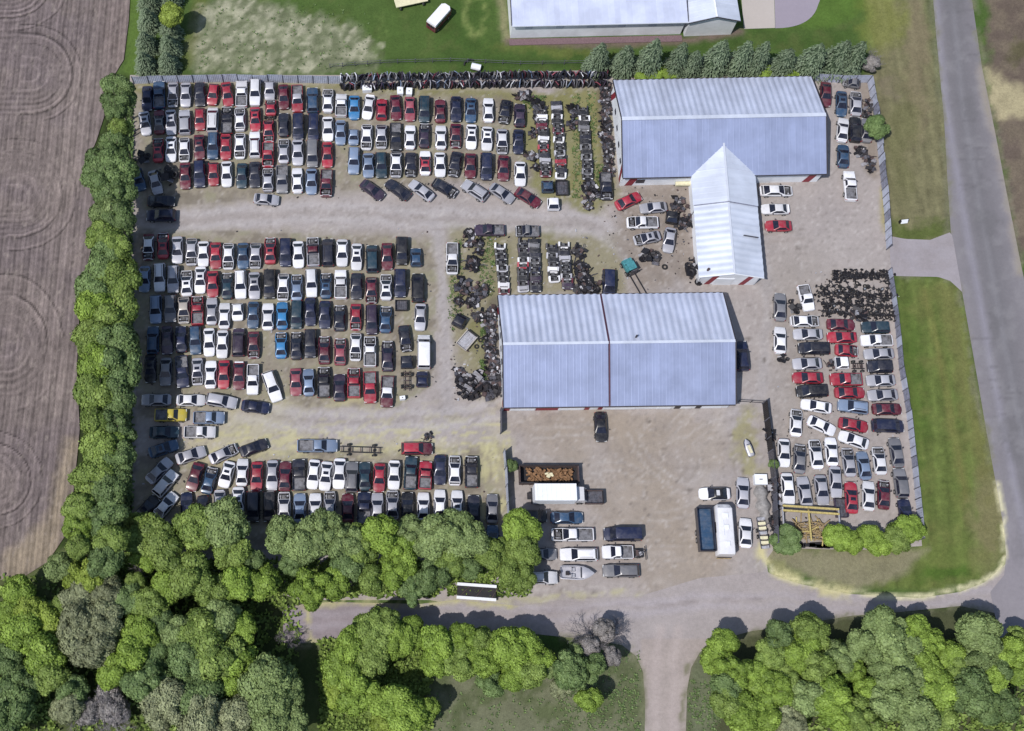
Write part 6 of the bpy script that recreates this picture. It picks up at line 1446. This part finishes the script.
for nm, o, L_ in GROVES:
    L_.sort(key=lambda t: t[1] if o == 'v' else t[0])
    if o == 'v': L_ = [(a, b, c_, dict(b='g', g='d' if i % 2 else 'g').get(d_, d_) if i % 4 else d_) for i, (a, b, c_, d_) in enumerate(L_)]
    short = nm.replace('hedge of trees between the ploughed field and the yard', 'hedge beside the field').replace('tree belt along the lower edge of the yard', 'belt below the cars')
    for i, (x, y, r_, tn) in enumerate(L_):
        if o == 'v': r_ *= 1.03; x -= 1.5
        cnt = sum(t[3] == tn for t in L_[:i]); tot = sum(t[3] == tn for t in L_)
        k_ = ORD[cnt] if cnt < len(ORD) else 'last'
        lab = f'{TN[tn]} tree, {k_} such from the {"top" if o == "v" else "left"} in the {short}'
        tree(x, y, r_, tn, h=(11.5 if o == 'v' else None), label=lab.replace(' of its colour', '', 1) if len(lab.split()) > 18 else lab, gr=nm)
for i, (x, y, r_, tn) in enumerate([(839, 537, 12, 'b'), (853, 543, 11, 'b'), (868, 535, 12, 'b'), (880, 545, 13, 'b'), (895, 538, 12, 'g'), (909, 530, 12, 'b')]):
    tree(x, y, r_, tn, f'round {TN[tn]} bush, {ORD[i]} from the left below the right-hand cars', 'bushes below the right-hand cars', h=3.6, name='round_bush', cat='bush')
tree(787, 540, 11, 'd', 'dark green bush at the left end of the timber rack', None, h=2.4, name='round_bush', cat='bush')
tree(511, 465, 7, 'd', 'small dark green bush against the upright fence by the bin', None, h=2.4, name='round_bush', cat='bush')
tree(757, 464, 5, 'd', 'tiny dark bush growing through the dark fence', None, h=2.2, name='round_bush', cat='bush').location.x += 2.5
tree(877, 127, 9, 'd', 'small leaning dark tree over the right fence', None, h=5.0, name='small_tree')
tree(173, 16, 10, 'y', 'yellow-green round tree among the upper-left spruces', None, h=6.5)
for i, (x, y, r_) in enumerate([(655, 72, 11), (672, 74, 8), (640, 76, 7), (790, 76, 9), (765, 74, 8)]):
    tree(x, y, r_, 'b', f'low bright bush, {ORD[[2, 3 - 1 + 1, 0, 4, 3][i]] if 0 else ORD[(1, 2, 0, 4, 3)[i]]} from the left at the spruce row foot', 'low bushes at the spruce row foot', h=1.8, name='low_bush', cat='bush')
# spruces
def spruce_mesh(seed, dens=1.0):
    r = np.random.RandomState(seed); co = []; fc = []; ti = []; n0 = 0
    nl = 17
    for l in range(nl):
        f_ = l / nl; z = .06 + f_ * .92; Rl = (1 - f_) ** .55 * (1 + r.uniform(-.06, .06)); nb = max(5, int(17 * (1 - f_) + 5))
        for b in range(nb):
            a = 2 * math.pi * (b + r.uniform(-.3, .3)) / nb; Rb = Rl * r.uniform(.66, 1.1); k = max(4, int(24 * Rb) + 4)
            for j in range(k):
                u = (j + r.uniform(0, 1)) / k; rad = Rb * u; wob = a + r.normal(0, .16)
                zz = z - .10 * u * u * (1 - f_ * .5) + r.normal(0, .010) + .03 * u
                c = np.array([math.cos(wob) * rad, math.sin(wob) * rad, zz]); d = np.array([math.cos(wob), math.sin(wob), -.22]); s = np.array([-math.sin(wob), math.cos(wob), r.uniform(-.25, .25)])
                L2 = .085 * (.6 + .5 * (1 - f_)); W2 = .055 * r.uniform(.6, 1.2) * (1.2 - u * .5)
                co.append([c - d * L2 * .5 - s * W2, c - d * L2 * .4 + s * W2, c + d * L2 * .8 + s * W2 * .35, c + d * L2 - s * W2 * .35]); fc.append([n0, n0 + 1, n0 + 2, n0 + 3]); n0 += 4
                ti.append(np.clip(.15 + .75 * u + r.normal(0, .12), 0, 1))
    # needle core
    for l in range(12):
        f0, f1 = l / 12, (l + 1) / 12; r0, r1 = (1 - f0) ** .6 * .7, (1 - f1) ** .6 * .7
        for b in range(10):
            a0, a1 = 2 * math.pi * b / 10, 2 * math.pi * (b + 1) / 10
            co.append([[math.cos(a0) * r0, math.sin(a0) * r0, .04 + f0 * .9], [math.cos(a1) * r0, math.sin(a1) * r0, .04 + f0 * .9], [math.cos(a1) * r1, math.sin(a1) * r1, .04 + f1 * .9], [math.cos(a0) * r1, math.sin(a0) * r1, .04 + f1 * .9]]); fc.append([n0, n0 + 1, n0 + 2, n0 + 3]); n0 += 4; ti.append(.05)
    return npmesh('crown', np.array(co).reshape(-1, 3), fc, [LEAF['s']], tint=ti)
SPR = [spruce_mesh(s) for s in range(4)]
def spruce(px, py, rpx, h, label, gr):
    q = g(px, py, 0); r = random.Random(int(px * 5 + py)); Rm = rpx * mpp(px, py)
    t = empty('spruce_tree', q, 0, label=label, cat='spruce tree', group=gr)
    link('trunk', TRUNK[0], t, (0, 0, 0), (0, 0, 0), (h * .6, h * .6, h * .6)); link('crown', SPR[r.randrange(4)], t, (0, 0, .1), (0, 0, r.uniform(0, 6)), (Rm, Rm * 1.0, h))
for i, (x, h, r_) in enumerate([(598, 7.8, 13), (622, 6.8, 12), (644, 8.6, 13), (669, 7.4, 12), (690, 6.6, 12), (711, 8.2, 13), (733, 7.8, 12), (755, 7.6, 12), (779, 6.8, 14), (803, 8.0, 14), (826, 7.6, 15), (847, 7.2, 14)]):
    spruce(x + ((i * 37) % 7 - 3) * 1.1, 70 + (i * 11 % 5) * .8, r_ * (1.12 + .05 * (i * 7 % 4)), h * (1.02 + .06 * (i * 5 % 4)), f'grey-green spruce, {ORD[i]} from the left in the row above the northern building', 'spruce row above the northern building')
for i, (x, y) in enumerate([(150, 8), (150, 27), (148, 50), (147, 70), (172, 4), (172, 36), (171, 53), (170, 70)]):
    spruce(x, y, 13, 5.2, f'dark spruce, {ORD[i % 4]} from the top in the {"left" if i < 4 else "right"} column of the upper-left spruces', 'upper-left spruces')
for x, y, r_, lab in ((548, 668, 8, 'low dull green brush between the bright clump and the track'), (604, 630, 12, 'fluffy grey leafless crown leaning over the lower road'), (590, 648, 12, 'grey leafless crown just left of the track, by the dull green tree'), (612, 655, 9, 'small grey brush at the track corner'), (112, 705, 17, 'grey leafless crown in the wood near the bottom left'), (88, 712, 13, 'smaller grey leafless crown near the bottom left'), (872, 64, 8, 'round grey leafless shrub at the right end of the spruces'), (575, 655, 11, 'dull grey-green brush below the lower road')):
    tree(x, y, r_, 'x' if 'green brush' not in lab else 'p', lab, None, h=3.2 if 'shrub' in lab else 5.5, name='leafless_tree' if 'shrub' not in lab else 'leafless_shrub')
# leafless trees
def bare_mesh(seed):
    r = random.Random(seed); m = MB()
    def grow(p, d, l, rad, dep):
        q = p + d * l; mid = p + d * l * .5 + Vector((r.uniform(-1, 1), r.uniform(-1, 1), r.uniform(-1, 1))) * l * .06
        m.tube([p, mid, q], [rad, rad * .8, rad * .6], 5 if dep < 2 else 3, cap=False)
        if dep >= 6: return
        for k in range(3 if dep < 5 else 4):
            nd = (d + Vector((r.gauss(0, .5), r.gauss(0, .5), r.gauss(.05, .35)))).normalized(); grow(q if k else mid, nd, l * r.uniform(.62, .85), rad * .6, dep + 1)
    grow(Vector((0, 0, 0)), Vector((0, 0, 1)), .30, .03, 0)
    return m.mesh('limbs', [M_['twig']])
BARE = [bare_mesh(1), bare_mesh(5)]
for i, (x, y, s, lab) in enumerate([(594, 645, 9, 'leafless grey tree at the road edge near the lower track'), (612, 634, 7.5, 'smaller leafless grey tree leaning over the lower road edge'), (112, 708, 11, 'leafless grey tree in the wood at the lower left'), (88, 712, 9.5, 'second leafless grey tree near the bottom left edge'), (873, 62, 5.2, 'leafless grey shrub at the right end of the spruce row'), (560, 678, 6, 'leafless thicket below the lower road, left of the bright bush'), (142, 575, 6, 'leafless grey tree in a gap of the tree belt'), (290, 640, 6, 'leafless small tree at the west end of the lower road')]):
    q = g(x, y, 2); t = empty('leafless_tree', (q.x, q.y, 0), i * 1.3, label=lab, cat='tree')
    link('limbs', BARE[i % 2], t, (0, 0, 0), (0, 0, 0), (s * .8, s * .8, s * .62))
    m = MB(); m.tube([(0, 0, 0), (0, 0, s * .12)], [s * .035, s * .024], 7); m.obj('trunk', [M_['bark']], t)
# weeds and undergrowth: uncountable
def tufts(name, regions, n, mat, size, seed, label, lo=.1, hi=.35):
    r = np.random.RandomState(seed); co = []; ti = []
    per = n // len(regions)
    for (x0, y0, x1, y1) in regions:
        px_ = r.uniform(x0, x1, per); py_ = r.uniform(y0, y1, per)
        for a, b in zip(px_, py_):
            q = g(a, b, 0); s = size * r.uniform(.5, 1.3); t = r.uniform(0, 6.28); h = r.uniform(lo, hi)
            for k in range(3):
                t += 2.1; d = np.array([math.cos(t), math.sin(t), 0]); e = np.array([-math.sin(t), math.cos(t), 0]); c = np.array([q.x, q.y, .02])
                co.append([c - e * s * .3, c + e * s * .3, c + d * s + e * s * .25 + [0, 0, h], c + d * s - e * s * .25 + [0, 0, h]]); ti.append(r.uniform(0, 1))
    co = np.array(co).reshape(-1, 3); f_ = np.arange(len(co)).reshape(-1, 4)
    o = link(name, npmesh(name, co, f_, [mat], tint=ti)); tag(o, label, kind='stuff')
tufts('weeds', [(480, 318, 492, 345), (480, 360, 486, 390), (478, 236, 494, 296), (572, 95, 580, 200), (586, 92, 596, 190), (596, 165, 608, 200), (448, 240, 462, 330), (522, 96, 545, 110)], 1500, LEAF['d'], .2, 3, 'green weeds growing between the scrap columns')
tufts('undergrowth', [(0, 575, 300, 731), (130, 560, 530, 596), (320, 640, 430, 731), (760, 640, 1024, 731), (70, 540, 140, 600)], 9000, LEAF['g'], .5, 4, 'low dark undergrowth beneath the trees', .2, .7)
tufts('hedge_bottom', [(112, 85, 132, 300), (100, 300, 132, 560)], 3000, LEAF['d'], .5, 5, 'low growth along the foot of the tall hedge', .2, .7)
tufts('rough_grass', [(195, 5, 370, 70), (430, 690, 640, 731), (560, 690, 640, 731), (560, 650, 640, 700), (688, 680, 720, 731)], 900, LEAF['d'], .22, 6, 'tussocky pale grass in the rough patches', .08, .25)
print('objects', len(bpy.data.objects), 'meshes', len(bpy.data.meshes))
